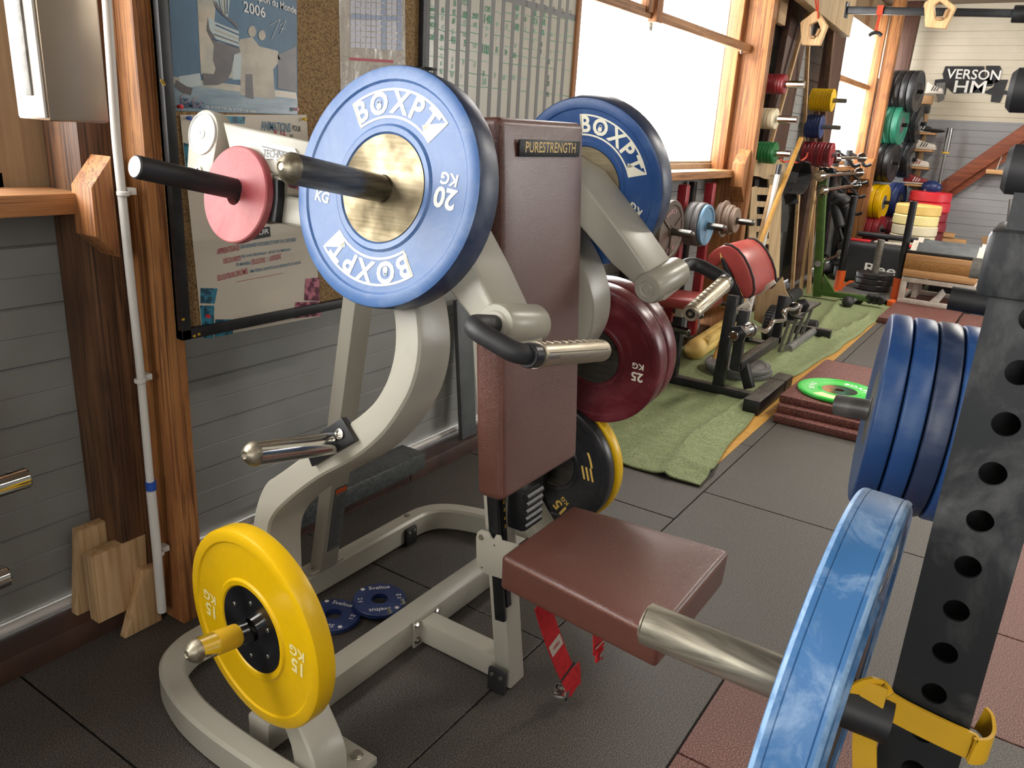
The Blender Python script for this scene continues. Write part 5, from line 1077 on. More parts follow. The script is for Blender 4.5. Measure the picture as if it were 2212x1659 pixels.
def pegstack(x_, u0, u1, u2, v_, R, n, mats, lab, grp, r=.025, pegl='chrome'):
    """plates from pixel column u0 to u1 and peg end at u2 on the plane x=x_"""
    a_, b_, c_ = AX(u0, v_, x_), AX(u1, v_, x_), AX(u2, v_, x_); z_ = b_.z; T = (a_.y - b_.y) / n
    t2 = thing('wall_peg', 'steel peg with the ' + grp, 'peg', (x_, 2.0, z_)); part('tube', pegl, t2, lambda b: (b.cyl((x_, 2.0, z_), (x_, c_.y, z_), r), b.cyl((x_, c_.y - .001, z_), (x_, c_.y + .002, z_), r * .8)))
    proto = {}
    for k in range(n):
        mat = mats[k % len(mats)]; M = frame_m((x_, b_.y + k * T, z_), fy)
        if mat not in proto:
            t3 = thing('small_plate', lab, 'weight plate', M=M, group=grp); plate_parts(t3, R, T * .94, mat, 0, '', style='flat', bore=r + .0005, seg=40); proto[mat] = t3
        else: dup(proto[mat], M, lab, grp)
pegstack(6.12, 1652, 1697, 1738, 182, .068, 7, ['plate_red'], 'small red plate on the upper left wall peg', 'red small plates on the upper left peg')
pegstack(6.10, 1646, 1677, 1722, 257, .073, 4, ['plate_cream'], 'small cream plate on the middle left wall peg', 'cream small plates on the middle left peg')
pegstack(6.2, 1634, 1676, 1708, 331, .078, 6, ['plate_green'], 'small green plate on the lower left wall peg', 'green small plates on the lower left peg')
pegstack(7.6, 1752, 1800, 1829, 217, .095, 9, ['plate_yellow'], 'small yellow plate on the peg before the far window', 'yellow small plates before the far window', .019, 'grey_metal')
pegstack(7.6, 1742, 1776, 1816, 274, .10, 6, ['plate_navy'], 'small navy plate on the peg before the far window', 'navy small plates before the far window', .019, 'grey_metal')
pegstack(7.6, 1735, 1798, 1808, 335, .105, 9, ['plate_red', 'plate_red_dark', 'plate_red'], 'small red plate on the lowest peg before the far window', 'red small plates on the lowest peg before the far window', .019, 'grey_metal')
def belt(pts, w, y_, label):
    m2 = MB('black_rubber'); m2.ribbon([AY(u, v, y_ + .05 * math.sin(i)) for i, (u, v) in enumerate(pts)], w, V((.35, -1, 0)), .008); return tag(build('lifting_belt', m2), label, 'belt')
belt([(1722, 352), (1712, 370), (1706, 395), (1706, 420), (1711, 440)], .10, 1.72, 'black lifting belt hanging straight down from the green plate peg')
belt([(1726, 348), (1737, 352), (1739, 375), (1733, 398), (1722, 415), (1714, 418)], .10, 1.70, 'black curved lifting belt with holes hanging beside the yellow broomstick')
m_ = MB('rope_red'); m_.tube([AY(u, v, 1.72) for u, v in ((1686, 345), (1694, 350), (1704, 348), (1715, 350), (1724, 352), (1733, 346), (1741, 340), (1744, 330))], .008, 8, fil=.02); tag(build('strap', m_), 'thin red strap looped over the pegs above the belts', 'strap')
def stick(uv0, uv1, y0_, mat, r, label, name='stick', cap=None):
    p, q = AY(*uv0, y0_), AY(*uv1, y0_); d = (q - p).normalized(); q = p + d * ((p.z - .03) / -d.z) if d.z < 0 else q; m2 = MB(mat); m2.cyl(p, q, r, bev=r * .3)
    if cap: m2.m(cap).cyl(p - d * .02, p + d * .05, r * 1.1)
    return tag(build(name, m2), label, 'stick')
stick((1731, 298), (1652, 500), 1.62, 'turf_edge_yellow', .018, 'long yellow-brown wooden broomstick leaning on the plywood cutout')
stick((1683, 362), (1655, 495), 1.66, 'pipe_white', .018, 'white plastic tube with black cap leaning beside the broomstick', cap='black_plastic')
stick((1668, 400), (1645, 495), 1.70, 'pine_light', .015, 'short pale wooden stick leaning left of the white tube')
t = thing('slotted_plywood', 'grey-brown plywood panel with cut-out slots leaning behind the sticks', 'plywood', AY(1660, 560, 1.88)); yy = 1.88
def ply(b):
    b.prism([AY(u, v, yy) for u, v in ((1626, 345), (1693, 345), (1697, 350), (1696, 385), (1690, 390), (1650, 386), (1643, 382), (1628, 380))], (0, .012, 0))
    b.prism([AY(u, v, yy) for u, v in ((1624, 405), (1636, 402), (1632, 600), (1612, 600))], (0, .012, 0)); b.prism([AY(u, v, yy) for u, v in ((1661, 385), (1690, 388), (1683, 600), (1664, 600), (1661, 560))], (0, .012, 0))
    for v0, v1 in ((404, 420), (434, 446), (462, 472), (488, 500), (514, 526), (545, 600)): b.prism([AY(u, v, yy + .0005) for u, v in ((1626, v0), (1668, v0 + 2), (1668, v1 + 2), (1624, v1))], (0, .011, 0))
part('panel', 'plywood', t, ply); m_ = MB('black_rubber'); m_.prism([AY(u, v, 1.95) for u, v in ((1632, 380), (1700, 385), (1705, 470), (1700, 500), (1680, 505), (1620, 600))], (0, .01, 0)); tag(build('black_sheet', m_), 'black sheet standing behind the slotted plywood panel', 'sheet')
# ------------------------------------------------------------------ green post with wheels, barbells, roller
t = thing('green_stand', 'olive green steel squat post on a long wheeled foot', 'squat stand', (8.15, 1.75, 0)); xg = 8.15
ga, gb, gc = AX(1765, 640, xg), AX(1779, 366, xg), AX(1882, 621, xg); ga.z = .03
part('upright', 'green_paint', t, lambda b: b.bar(ga, gb, .055, .075, up=V((0, 1, 0)), bev=.004))
part('wooden_batten', 'pine_light', t, lambda b: b.bar(ga + V((-.04, .075, .02)), gb + V((-.04, .06, -.05)), .03, .035, up=V((0, 1, 0))))
part('foot_arm', 'green_paint', t, lambda b: (b.bar((xg, ga.y, .075), (xg, gc.y, .085), .06, .05, bev=.004), b.prism([V((xg - .02, ga.y - .03, .10)), V((xg - .02, ga.y - .03, .26)), V((xg - .02, ga.y - .16, .10))], (.04, 0, 0))))
for k in range(3): part('wheel', 'black_rubber', t, lambda b: b.cyl((xg - .03, gc.y - .01 - k * .045, .085), (xg + .035, gc.y - .01 - k * .045, .095), .045, bev=.008))
part('top_hook', 'black_metal', t, lambda b: [b.cyl((xg - .05, gb.y + .03 - k * .055, gb.z - .02), (xg + .03, gb.y + .03 - k * .055, gb.z - .02), .042, bev=.01) for k in range(3)])
t = thing('dumbbell', 'black dumbbell lying on the turf before the green stand', 'dumbbell', AZ(1840, 652, .01)); q = AZ(1832, 652, .06); q2_ = AZ(1855, 646, .06)
part('head', 'black_rubber', t, lambda b: b.sphere(q, .055, (1.3, 1, 1))); part('head', 'black_rubber', t, lambda b: b.sphere(q2_, .05, (1.3, 1, 1))); part('handle', 'grey_metal', t, lambda b: b.cyl(q, q2_, .018))
t = thing('bar_rack', 'black steel wall rack holding horizontal chrome barbells beside the far post', 'barbell rack', (9.5, 1.95, .02))
for x_ in (9.15, 9.75):
    part('upright', 'black_metal', t, lambda b: b.bar((x_, 1.93, .05), (x_ + .05, 1.98, 1.42), .12, .05, up=V((0, 1, 0)), bev=.004))
    for z_ in (1.29, 1.10, .95, .76, .25): part('arm', 'black_metal', t, lambda b: b.tube([V((x_, 1.95, z_ + .1)), V((x_, 1.85, z_ + .05)), V((x_, 1.78, z_ - .03)), V((x_, 1.72, z_ + .0))], .018, 8, fil=.05))
for z_, lab, u0, v0, u1, v1 in ((1.29, 'chrome barbell on the top arms of the rack by the far post', 1806, 342, 1862, 341), (1.12, 'chrome barbell on the second arms of the rack by the far post', 1772, 380, 1856, 373), (.98, 'chrome barbell on the third arms of the rack by the far post', 1778, 411, 1850, 400), (.25, 'chrome barbell on the lowest arms of the rack by the far post', 1773, 567, 1816, 549)):
    p, q = AY(u0, v0, 1.74), AY(u1, v1, 1.74); t2 = thing('barbell', lab, 'barbell', (p + q) / 2); d = (q - p).normalized(); part('bar', 'chrome', t2, lambda b: b.cyl(p, q, .0145)); part('sleeve', 'chrome', t2, lambda b: (b.cyl(q, q + d * .12, .03), b.ring(q - d * .01, q + d * .01, .05, .02, 24))); part('sleeve', 'chrome', t2, lambda b: (b.cyl(p - d * .12, p, .03), b.ring(p - d * .01, p + d * .01, .05, .02, 24)))
t = thing('leg_roller', 'black padded fork hanging from the barbell rack', 'padded fork', AX(1815, 470, 9.0)); xx = 9.0
part('padded_top', 'black_rubber', t, lambda b: b.tube([AX(u, v, xx) for u, v in ((1800, 437), (1808, 432), (1822, 433), (1828, 440))], .07, 14, fil=.04)); part('pad', 'black_rubber', t, lambda b: b.cyl(AX(1803, 440, xx), AX(1815, 492, xx), .055, bev=.02)); part('pad', 'black_rubber', t, lambda b: b.cyl(AX(1824, 440, xx), AX(1832, 490, xx + .1), .055, bev=.02)); part('tube', 'black_metal', t, lambda b: b.cyl(AX(1812, 492, xx), AX(1820, 520, xx), .02))
# ------------------------------------------------------------------ sled, soft box, stacked discs
t = thing('push_sled', 'push sled with orange feet, two tall black handles and a flat grey deck', 'sled', (8.7, 1.35, .01))
part('deck', 'grey_metal', t, lambda b: b.box((8.80, 1.33, .06), (.85, .50, .02), bev=.003)); part('skid', 'orange_paint', t, lambda b: b.box((8.82, 1.06, .035), (.95, .07, .06), bev=.01)); part('skid', 'orange_paint', t, lambda b: b.box((8.82, 1.60, .035), (.95, .07, .06), bev=.01))
for (y_, ang) in ((1.06, 0), (1.60, 0)):
    part('socket', 'orange_paint', t, lambda b: (b.cyl((8.55, y_, .06), (8.56, y_, .26), .045), b.prism([V((8.56, y_ - .01, .06)), V((8.56, y_ - .01, .2)), V((8.75, y_ - .01, .06))], (0, .02, 0)))); part('handle', 'black_metal', t, lambda b: b.cyl((8.56, y_, .24), (8.58, y_ + .01, 1.0), .034, bev=.004))
part('centre_post', 'grey_tread', t, lambda b: b.cyl((8.85, 1.33, .07), (8.86, 1.33, .58), .034, bev=.003))
for k, lab in enumerate(('black rubber disc lowest on the sled post', 'black rubber disc in the middle on the sled post', 'black rubber disc on top of the sled post pile')):
    t2 = thing('weight_plate', lab, 'weight plate', M=Matrix.Translation((8.85 + .01 * k, 1.33, .075 + .055 * (k + 1)))); plate_parts(t2, .175, .05, 'plate_black', 0, '', style='flat', bore=.028, seg=48)
t = thing('soft_box', 'black quilted soft box with white lettering lying behind the sled', 'plyo box', (9.65, 1.4, 0))
def sbox(b):
    tb = bmesh.new(); bmesh.ops.create_cube(tb, size=1); bmesh.ops.scale(tb, vec=(.45, .92, .46), verts=tb.verts[:]); bmesh.ops.bevel(tb, geom=tb.edges[:], offset=.06, segments=4, affect='EDGES', profile=.5); b.merge(tb, Matrix.Translation((9.68, 1.40, .235)))
    b.m('print_white').text('Reebok', (9.4535, 1.20, AX(1900, 583, 9.45).z), (0, -1, 0), YD, .15, 1.45, .001)
part('body', 'plyo_black', t, sbox)
for k, (c_, s_, mat, lab, nm) in enumerate((((9.6, 1.70, .475), (.12, .30, .02), 'plate_red_bright', 'flat red plastic piece on the left end of the soft box', 'red_block'), ((9.55, 1.06, .475), (.15, .22, .02), 'plate_red_bright', 'flat red plastic piece on the right end of the soft box', 'red_block'), ((9.62, 1.36, .475), (.1, .3, .02), 'white_paint', 'flat white plastic piece in the middle of the soft box', 'white_block'))):
    m_ = MB(mat); m_.box(c_, s_, bev=.006); tag(build(nm, m_), lab, 'block')
m_ = MB('black_rubber'); m_.cyl((9.75, 1.72, .53), (9.7, .98, .53), .030, bev=.004); tag(build('black_tube', m_), 'dark grey tube lying across the top of the soft box', 'tube')
def discs(x_, y_, n, T, R, mats, labs, grp):
    for k in range(n):
        t2 = thing('foam_disc', labs[k], 'disc', M=Matrix.Translation((x_ + .004 * math.sin(k * 2), y_ + .006 * math.cos(k * 3), T * (k + 1))), group=grp); b = MB(mats[k]); b.lathe((0, 0, 0), (0, 0, 1), [(.026, -.004), (R * .55, -.004), (R * .6, -.008), (R * .82, -.008), (R * .86, -.001), (R - .012, 0), (R, -.012), (R, -T + .012), (R - .012, -T), (.026, -T), (.026, -.004)], 56); build('disc', b, t2, world=False)
discs(10.08, 1.20, 8, .111, .235, ['plate_cream'] * 6 + ['plate_yellow_light', 'yellow_foam'], ['thick cream disc low in the pale stack, half hidden by the soft box'] * 4 + ['thick cream disc fourth from the top of the pale stack', 'thick cream disc third from the top of the pale stack', 'thick pale yellow disc second from the top of the pale stack', 'thick yellow disc on top of the pale stack'], 'thick pale discs in the stack')
discs(10.72, 1.17, 9, .112, .225, ['plate_green'] * 4 + ['plate_red_dark', 'plate_red', 'plate_red', 'plate_red_bright', 'plate_red_bright'], ['dark green plate low in the red stack behind the pale discs'] * 4 + ['darkest red plate just above the green ones of the red stack', 'red plate fourth from the top of the red stack', 'red plate third from the top of the red stack', 'bright red plate second from the top of the red stack', 'bright red plate on top of the red stack'], 'flat stacked red and green plates')
random.seed(5)
for k in range(9):
    m_ = MB('pine_y'); yl_, yr2 = 1.15, random.uniform(.62, .9) - (.04 if k > 6 else 0); m_.box((10.85, (yl_ + yr2) / 2, .03 + k * .062), (.14, yl_ - yr2, .05), bev=.003); tag(build('pine_plank', m_), ['lowest pine plank of the woodpile by the far wall', 'second pine plank from the floor in the woodpile', 'third pine plank from the floor in the woodpile', 'fourth pine plank from the floor in the woodpile', 'middle pine plank of the nine in the woodpile', 'sixth pine plank from the floor in the woodpile', 'third pine plank from the top of the woodpile', 'second pine plank from the top of the woodpile', 'pine plank on top of the woodpile by the far wall'][k], 'plank', 'pine planks piled by the far wall')
m_ = MB('cardboard'); m_.prism([AX(u, v, 10.9) for u, v in ((2120, 512), (2135, 510), (2150, 530), (2145, 548), (2140, 618), (2112, 614), (2122, 530))], (.02, 0, 0)); tag(build('cardboard_piece', m_), 'torn brown cardboard piece by the far wall behind the steel rack', 'cardboard')
m_ = MB('black_metal'); m_.box((9.75, .60, .24), (.5, .55, .48), bev=.01); tag(build('black_box', m_), 'black box carrying the flat cream disc behind the wooden blocks', 'box')
t2 = thing('foam_disc', 'flat cream disc lying alone on the black box', 'disc', M=Matrix.Translation((9.6, .56, .545))); b = MB('plate_cream'); b.cyl((0, 0, -.06), (0, 0, 0), .18, seg=48, bev=.012); build('disc', b, t2, world=False)
# jerk blocks
t = thing('block_crate', 'white painted open wooden crate on the red rubber tiles', 'crate', (8.7, .72, .05))
def crate(b):
    x0, x1, y0_, y1_, z0, z1 = 8.42, 9.1, .38, 1.02, .052, .30
    for xx_ in (x0, x1 - .05):
        for (a_, b_) in (((y0_, z0), (y1_, z0 + .045)), ((y0_, z1 - .045), (y1_, z1)), ((y0_, z0 + .04), (y0_ + .055, z1 - .04)), ((y1_ - .055, z0 + .04), (y1_, z1 - .04))): b.box((xx_ + .02, (a_[0] + b_[0]) / 2, (a_[1] + b_[1]) / 2), (.04, abs(b_[0] - a_[0]), abs(b_[1] - a_[1])), bev=.003)
    for yy_ in (y0_ + .02, y1_ - .02):
        for zz_ in (z0 + .022, z1 - .022): b.box(((x0 + x1) / 2, yy_, zz_), (x1 - x0 - .08, .035, .04), bev=.003)
    for xx_ in (8.58, 8.74, 8.9): b.box((xx_, .90, .176), (.02, .05, .17), bev=.002)
    b.prism([V((8.43, .66, .10)), V((8.43, .74, .10)), V((8.43, .70, .15))], (.6, 0, 0))
part('frame', 'white_paint', t, crate)
t = thing('wooden_block', 'banded wooden lifting block stacked on the white crate', 'lifting block', (8.7, .72, .3))
part('lower_band', 'pine_y', t, lambda b: b.box((8.76, .71, .345), (.70, .62, .07), bev=.003)); part('middle_band', 'osb', t, lambda b: b.box((8.76, .71, .425), (.70, .62, .088), bev=.002)); part('upper_band', 'pine_y', t, lambda b: b.box((8.76, .71, .497), (.70, .62, .055), bev=.003))
t = thing('tray_block', 'grey topped lifting block with four white steel corner angles, highest on the crate', 'lifting block', (8.7, .72, .525))
part('tray', 'black_metal', t, lambda b: b.box((8.78, .71, .540), (.70, .62, .03), bev=.003)); part('ridge', 'grey_slab', t, lambda b: [b.prism([V((x_, 1.0, .556)), V((x_ + .22, 1.0, .556)), V((x_ + .11, 1.0, .625))], (0, -.58, 0), .004) for x_ in (8.46, 8.82)])
for x_ in (8.46, 8.82):
    for y_ in (1.0, .44): part('corner_angle', 'white_paint', t, lambda b: (b.prism([V((x_ - .01, y_, .553)), V((x_ + .11, y_, .640)), V((x_ + .11, y_, .630)), V((x_, y_, .553))], (0, -.05, 0)), b.prism([V((x_ + .11, y_, .640)), V((x_ + .23, y_, .553)), V((x_ + .22, y_, .553)), V((x_ + .11, y_, .630))], (0, -.05, 0))))
# ------------------------------------------------------------------ plate tower at the far end
n1 = V((-.13, -1, 0)).normalized(); cpl = lambda u, v, x_: AX(u, v, x_)
t = thing('plate_tower', 'tall black steel tower with pegs of large plates by the far post', 'plate rack', (10.6, 1.95, 0))
part('upright', 'black_metal', t, lambda b: b.bar((10.75, 2.02, 0), (10.75, 2.02, 2.25), .10, .06, up=V((0, 1, 0)), bev=.004)); part('back_panel', 'black_metal', t, lambda b: b.box((10.93, 2.055, 1.1), (.46, .02, 2.2), bev=.004))
rows = [((1985, 198), 4, .225, 'plate_black', 'large black plate on the top peg of the black tower', 'black plates on the top peg'), ((1950, 270), 3, .225, 'plate_sea_green', 'large sea green plate on the second peg of the black tower', 'green plates on the second peg'), ((1932, 352), 3, .225, 'plate_black', 'large black plate on the third peg of the black tower', 'black plates on the third peg'),
        ((1911, 437), 2, .205, 'plate_yellow', 'yellow plate on the fourth peg of the black tower', 'yellow plates on the fourth peg'), ((1904, 497), 3, .165, 'plate_red', 'red plate on the lowest peg of the black tower', 'red plates on the lowest peg')]
for (uv, n_p, R, mat, lab, grp) in rows:
    c_ = AX(*uv, 10.45); proto = None
    part('peg', 'black_metal', t, lambda b: b.cyl(c_ - n1 * .35, c_ + n1 * .05, .022))
    for k in range(n_p):
        M = frame_m(c_ - n1 * (.075 * k), n1)
        if proto is None: proto = thing('weight_plate', lab, 'weight plate', M=M, group=grp); plate_parts(proto, R, .07, mat, R * .4, 'grey_metal' if 'black' not in mat else 'black_metal', bore=.023, seg=48)
        else: dup(proto, M, lab, grp)
rows2 = [((1990, 268), 2, .22, 'plate_black', 'black plate behind the sea green ones on the rear pegs'), ((1972, 345), 2, .22, 'plate_black', 'black plate with pale hub behind the third peg'), ((1946, 435), 2, .22, 'plate_navy', 'navy plate behind the yellow ones on the rear pegs'), ((1938, 492), 2, .18, 'plate_red_dark', 'dark red plate behind the red ones on the rear pegs')]
for (uv, n_p, R, mat, lab) in rows2:
    c_ = AX(*uv, 10.92); proto = None
    part('peg', 'black_metal', t, lambda b: b.cyl(c_ - n1 * .3, c_ + n1 * .04, .022))
    for k in range(n_p):
        M = frame_m(c_ - n1 * (.07 * k), n1)
        if proto is None: proto = thing('weight_plate', lab, 'weight plate', M=M, group=lab.split(' on ')[0] + 's'); plate_parts(proto, R, .065, mat, R * .4, 'grey_metal', bore=.023, seg=40)
        else: dup(proto, M, lab, lab.split(' on ')[0] + 's')
# ------------------------------------------------------------------ shoe shelf on the far wall
t = thing('shoe_rack', 'narrow pine shoe rack with small shelves on the far wall', 'shoe rack', (11.1, 1.45, .6))
a_, b_ = AX(1996, 283, 11.12), AX(1968, 470, 11.12); part('stile', 'pine_light', t, lambda b: b.bar(a_, b_, .06, .03, up=V((1, 0, 0)), bev=.002))
SH = [(1968, 2022, 287), (1972, 2015, 324), (1961, 2006, 361), (1953, 1997, 398)]
shz = []
for (u0, u1, v_) in SH:
    p, q = AX(u0, v_, 11.0), AX(u1, v_, 11.0); z_ = p.z; shz.append((p, q, z_)); part('shelf', 'pine_y', t, lambda b: b.box((11.05, (p.y + q.y) / 2, z_), (.24, p.y - q.y, .022), bev=.002))
def shoe(p, label, mat='shoe_white', stripe='black_rubber', L=.28, up=.004):
    t2 = thing('shoe', label, 'shoe', p); z0 = p.z + up
    def up_(b):
        P_2 = [(.0, .10), (.02, .115), (.05, .10), (.09, .085), (.14, .07), (.2, .055), (.26, .045), (.285, .02), (.28, 0), (0, 0)]
        b.prism([V((p.x - .045, p.y + L / 2 - a * L / .285, z0 + .018 + h)) for a, h in P_2], (.09, 0, 0), .012, 3)
    part('upper', mat, t2, up_); part('sole', 'white_paint', t2, lambda b: b.box((p.x, p.y, z0 + .010), (.098, L + .01, .02), bev=.006))
    part('stripes', stripe, t2, lambda b: [b.bar((p.x - .047, p.y + .03 - k * .028, z0 + .03), (p.x - .047, p.y + .01 - k * .028, z0 + .085 - k * .008), .01, .003, up=V((1, 0, 0))) for k in range(3)]); return t2
shoe(V((11.0, (shz[1][0].y + shz[1][1].y) / 2 + .0, shz[1][2] + .011)), 'white trainer with three dark stripes on the second shelf')
shoe(V((11.0, shz[2][1].y + .14, shz[2][2] + .011)), 'white trainer with red band on the third shelf', stripe='plate_red')
shoe(V((11.0, shz[3][1].y + .10, shz[3][2] + .011)), 'red trainer with white stripes on the lowest shelf', 'plate_red', 'print_white')
shoe(V((11.0, shz[0][0].y - .10, shz[0][2] + .011)), 'black shoe on the left of the top shelf', 'black_rubber', 'print_white', .24)
m_ = MB('black_rubber'); p = shz[0][1]; m_.sphere(V((11.0, p.y + .05, shz[0][2] + .035)), .10, (.7, 1.5, .22)); tag(build('black_sole', m_), 'flat black insole lying on the right end of the top shelf', 'insole')
def fbox(uvs, x_, d, mat, label, name, cat='box'):
    A_ = [AX(u, v, x_) for u, v in uvs]; m2 = MB(mat); y0_, y1_ = min(a.y for a in A_), max(a.y for a in A_); z0, z1 = min(a.z for a in A_), max(a.z for a in A_); m2.box((x_ + d / 2, (y0_ + y1_) / 2, (z0 + z1) / 2), (d, y1_ - y0_, z1 - z0), bev=.003); return tag(build(name, m2), label, cat)
fbox(((1985, 206), (2010, 225)), 11.0, .16, 'cardboard', 'large cardboard shoe box under the pair of white shoes', 'shoe_box'); fbox(((1976, 245), (1999, 263)), 11.0, .16, 'cardboard', 'small cardboard shoe box above the top shelf', 'shoe_box'); fbox(((1977, 226), (2004, 244)), 11.0, .16, 'black_rubber', 'black shoe box between the two cardboard ones', 'shoe_box'); fbox(((1974, 264), (1996, 284)), 11.02, .1, 'black_rubber', 'black bag standing under the small cardboard box', 'bag', 'bag')
p = AX(1997, 203, 11.0); shoe(V((11.04, p.y + .10, p.z)), 'white shoe with black side on the big cardboard box, left one', L=.20); shoe(V((11.0, p.y - .10, p.z)), 'white shoe with black side on the big cardboard box, right one', L=.18)
m_ = MB('plate_navy'); p = AX(2012, 405, 10.95); m_.sphere(p, .09, (.8, 1.3, .9)); m_.m('grey_metal').tube([p + V((-.05, .06, -.02)), p + V((-.07, .05, -.16)), p + V((-.05, -.02, -.2))], .012, 8); tag(build('blue_bag', m_), 'crumpled blue bag hanging from the end of the lowest shelf', 'bag')
# ------------------------------------------------------------------ far wall: braces, sign, leaning barbell, bracket shelf
def fbeam(uv0, uv1, x_, w, th, label):
    p, q = AX(*uv0, x_), AX(*uv1, x_); m2 = MB('red_brown_brace'); m2.bar(p, q, th, w, up=V((0, 0, 1)), bev=.004); return tag(build('timber_brace', m2), label, 'brace')
fbeam((1990, 440), (2330, 205), 11.08, .15, .09, 'thick red-brown diagonal brace crossing the far wall, upper one'); fbeam((2005, 452), (2330, 232), 11.12, .08, .06, 'thinner red-brown diagonal brace right below the thick one')
p = AX(2150, 371, 11.02); m_ = MB('pine_y'); m_.box((11.05, p.y - .12, p.z), (.25, .42, .05), bev=.003); m_.m('white_paint').bar((11.1, p.y - .0, p.z), (11.1, p.y - .03, p.z + .22), .02, .01); tag(build('bracket_shelf', m_), 'short pine shelf hanging from a white bracket beneath the diagonal brace', 'shelf')
t = thing('barbell', 'long steel barbell standing upright against the far wall', 'barbell', AX(2022, 425, 10.9)); a_, b_, c_, d_ = AX(2053, 276, 10.95), AX(2043, 328, 10.95), AX(2029, 393, 10.95), AX(2015, 455, 10.95); dr = (d_ - a_).normalized()
part('sleeve', 'steel_worn', t, lambda b: b.cyl(a_, b_, .032, bev=.002)); part('bar', 'steel_worn', t, lambda b: b.cyl(b_, c_, .015)); part('sleeve', 'steel_worn', t, lambda b: b.cyl(c_, d_, .026)); part('bushing', 'yellow_paint', t, lambda b: b.ring(b_, b_ + dr * .02, .04, .02, 20))
t = thing('wall_lettering', 'black sprayed logo with white block letters on the cream boards of the far wall', 'painted sign', AX(2110, 180, 11.19)); xs_ = 11.192
S = lambda pts, dx: [AX(u, v, xs_ - dx) for u, v in pts]
m_ = MB('black_frame'); m_.keep = 1
for pl in (((2042, 143), (2125, 143), (2128, 165), (2152, 172), (2142, 186), (2120, 188), (2130, 200), (2060, 202), (2052, 195), (2040, 180), (2036, 160)), ((2130, 142), (2160, 142), (2163, 150), (2158, 180), (2130, 182)), ((2152, 172), (2178, 172), (2170, 195), (2188, 198), (2184, 206), (2168, 204), (2160, 222), (2140, 220), (2142, 205), (2122, 200), (2145, 188)), ((2020, 172), (2040, 170), (2048, 176), (2042, 205), (2024, 208), (2018, 182))): m_.flat(S(pl, .0))
m_.m('board_tape').flat(S(((2022, 180), (2042, 178), (2040, 215), (2026, 222)), .001))
m_.m('print_white'); m_.text('VERSON', AX(2102, 162, xs_ - .002), (0, -1, -.02), YD, .15, 1.0, .0005); m_.text('HM', AX(2095, 189, xs_ - .002), (0, -1, 0), YD, .19, 1.25, .0005); build('lettering', m_, t, smooth=0)
# ------------------------------------------------------------------ pull-up bar, hanging pentagon holds, small handle
t = thing('pull_up_bar', 'long black pull-up bar running overhead to the right edge', 'pull-up bar', AX(2010, 27, 6.3)); a_, b_ = AX(1829, 22, 6.3), AX(2290, 31, 6.3)
part('bar', 'black_metal', t, lambda b: b.bar(a_, b_, .045, .045, bev=.003)); part('end_plate', 'black_metal', t, lambda b: b.box(a_, (.07, .012, .10), bev=.002)); part('sleeve', 'black_metal', t, lambda b: b.cyl(AX(2188, 30, 6.3), AX(2290, 32, 6.3), .052, bev=.003))
def pentagon(uv, x_, outer, inner, rope, label, turn):
    c_ = AX(*uv, x_); t2 = thing('pentagon_hold', label, 'climbing hold', c_); O = [AX(u, v, x_) for u, v in outer]; I = [AX(u, v, x_) for u, v in inner]; th = V((.05, 0, 0))
    def ringp(b):
        n = 5; vs2 = O + I + [p_ + th for p_ in O] + [p_ + th for p_ in I]; f2 = []
        for k in range(n):
            k2 = (k + 1) % n; f2 += [[k, k2, n + k2, n + k], [2 * n + k, 3 * n + k, 3 * n + k2, 2 * n + k2], [k, 2 * n + k, 2 * n + k2, k2], [n + k, n + k2, 3 * n + k2, 3 * n + k]]
        tb = bmesh.new(); bv = [tb.verts.new(p_) for p_ in vs2]; [tb.faces.new([bv[i] for i in f_]) for f_ in f2]; bmesh.ops.recalc_face_normals(tb, faces=tb.faces[:]); bmesh.ops.bevel(tb, geom=tb.edges[:], offset=.004, segments=2, affect='EDGES'); b.merge(tb)
        for k in (1, 2):
            a2, b2 = I[k], I[(k + 1) % 5]; b.m('cardboard').bar(lerp(a2, b2, .12) + V((-.004, 0, 0)), lerp(a2, b2, .88) + V((-.004, 0, 0)), .02, .018, up=V((1, 0, 0)), bev=.005)
    part('wooden_ring', 'ring_wood', t2, ringp)
    for q_ in rope: part('cord', 'rope_red', t2, lambda b: b.tube([AX(u, v, x_ - .01) for u, v in q_], .006, 8))
pentagon((1758, 55), 6.2, ((1765, 20), (1787, 55), (1770, 98), (1731, 97), (1728, 48)), ((1766, 44), (1772, 60), (1762, 81), (1749, 80), (1748, 54)), (((1759, -30), (1764, 24)), ((1768, -30), (1767, 40))), 'wooden pentagon grip hanging on orange cords near the overhead beam', 0)
pentagon((2030, 22), 6.1, ((2010, -12), (2052, -10), (2066, 15), (2043, 62), (1998, 58), (1996, 6)), ((2024, 6), (2040, 4), (2049, 18), (2038, 42), (2020, 40), (2018, 12)), (((2030, -40), (2032, -5)),), 'wooden pentagon grip hanging in front of the pull-up bar at the right', 0) if 0 else pentagon((2030, 22), 6.1, ((2028, -14), (2066, 14), (2043, 62), (1998, 58), (1996, 6)), ((2030, 2), (2049, 17), (2038, 42), (2020, 40), (2018, 12)), (((2030, -40), (2032, -5)),), 'wooden pentagon grip hanging in front of the pull-up bar at the right', 0)
t = thing('hanging_handle', 'small dark curved handle hanging on a red strap from the pull-up bar', 'handle', AX(1891, 75, 6.28)); part('grip', 'black_plastic', t, lambda b: b.tube([AX(u, v, 6.28) for u, v in ((1877, 77), (1884, 72), (1892, 70), (1899, 72), (1904, 77))], .012, 10)); part('strap', 'rope_red', t, lambda b: (b.tube([AX(u, v, 6.28) for u, v in ((1890, 70), (1894, 52), (1900, 30))], .005, 6), b.tube([AX(u, v, 6.28) for u, v in ((1895, 70), (1898, 50), (1903, 30))], .005, 6), b.box(AX(1901, 22, 6.27), (.01, .04, .06))))
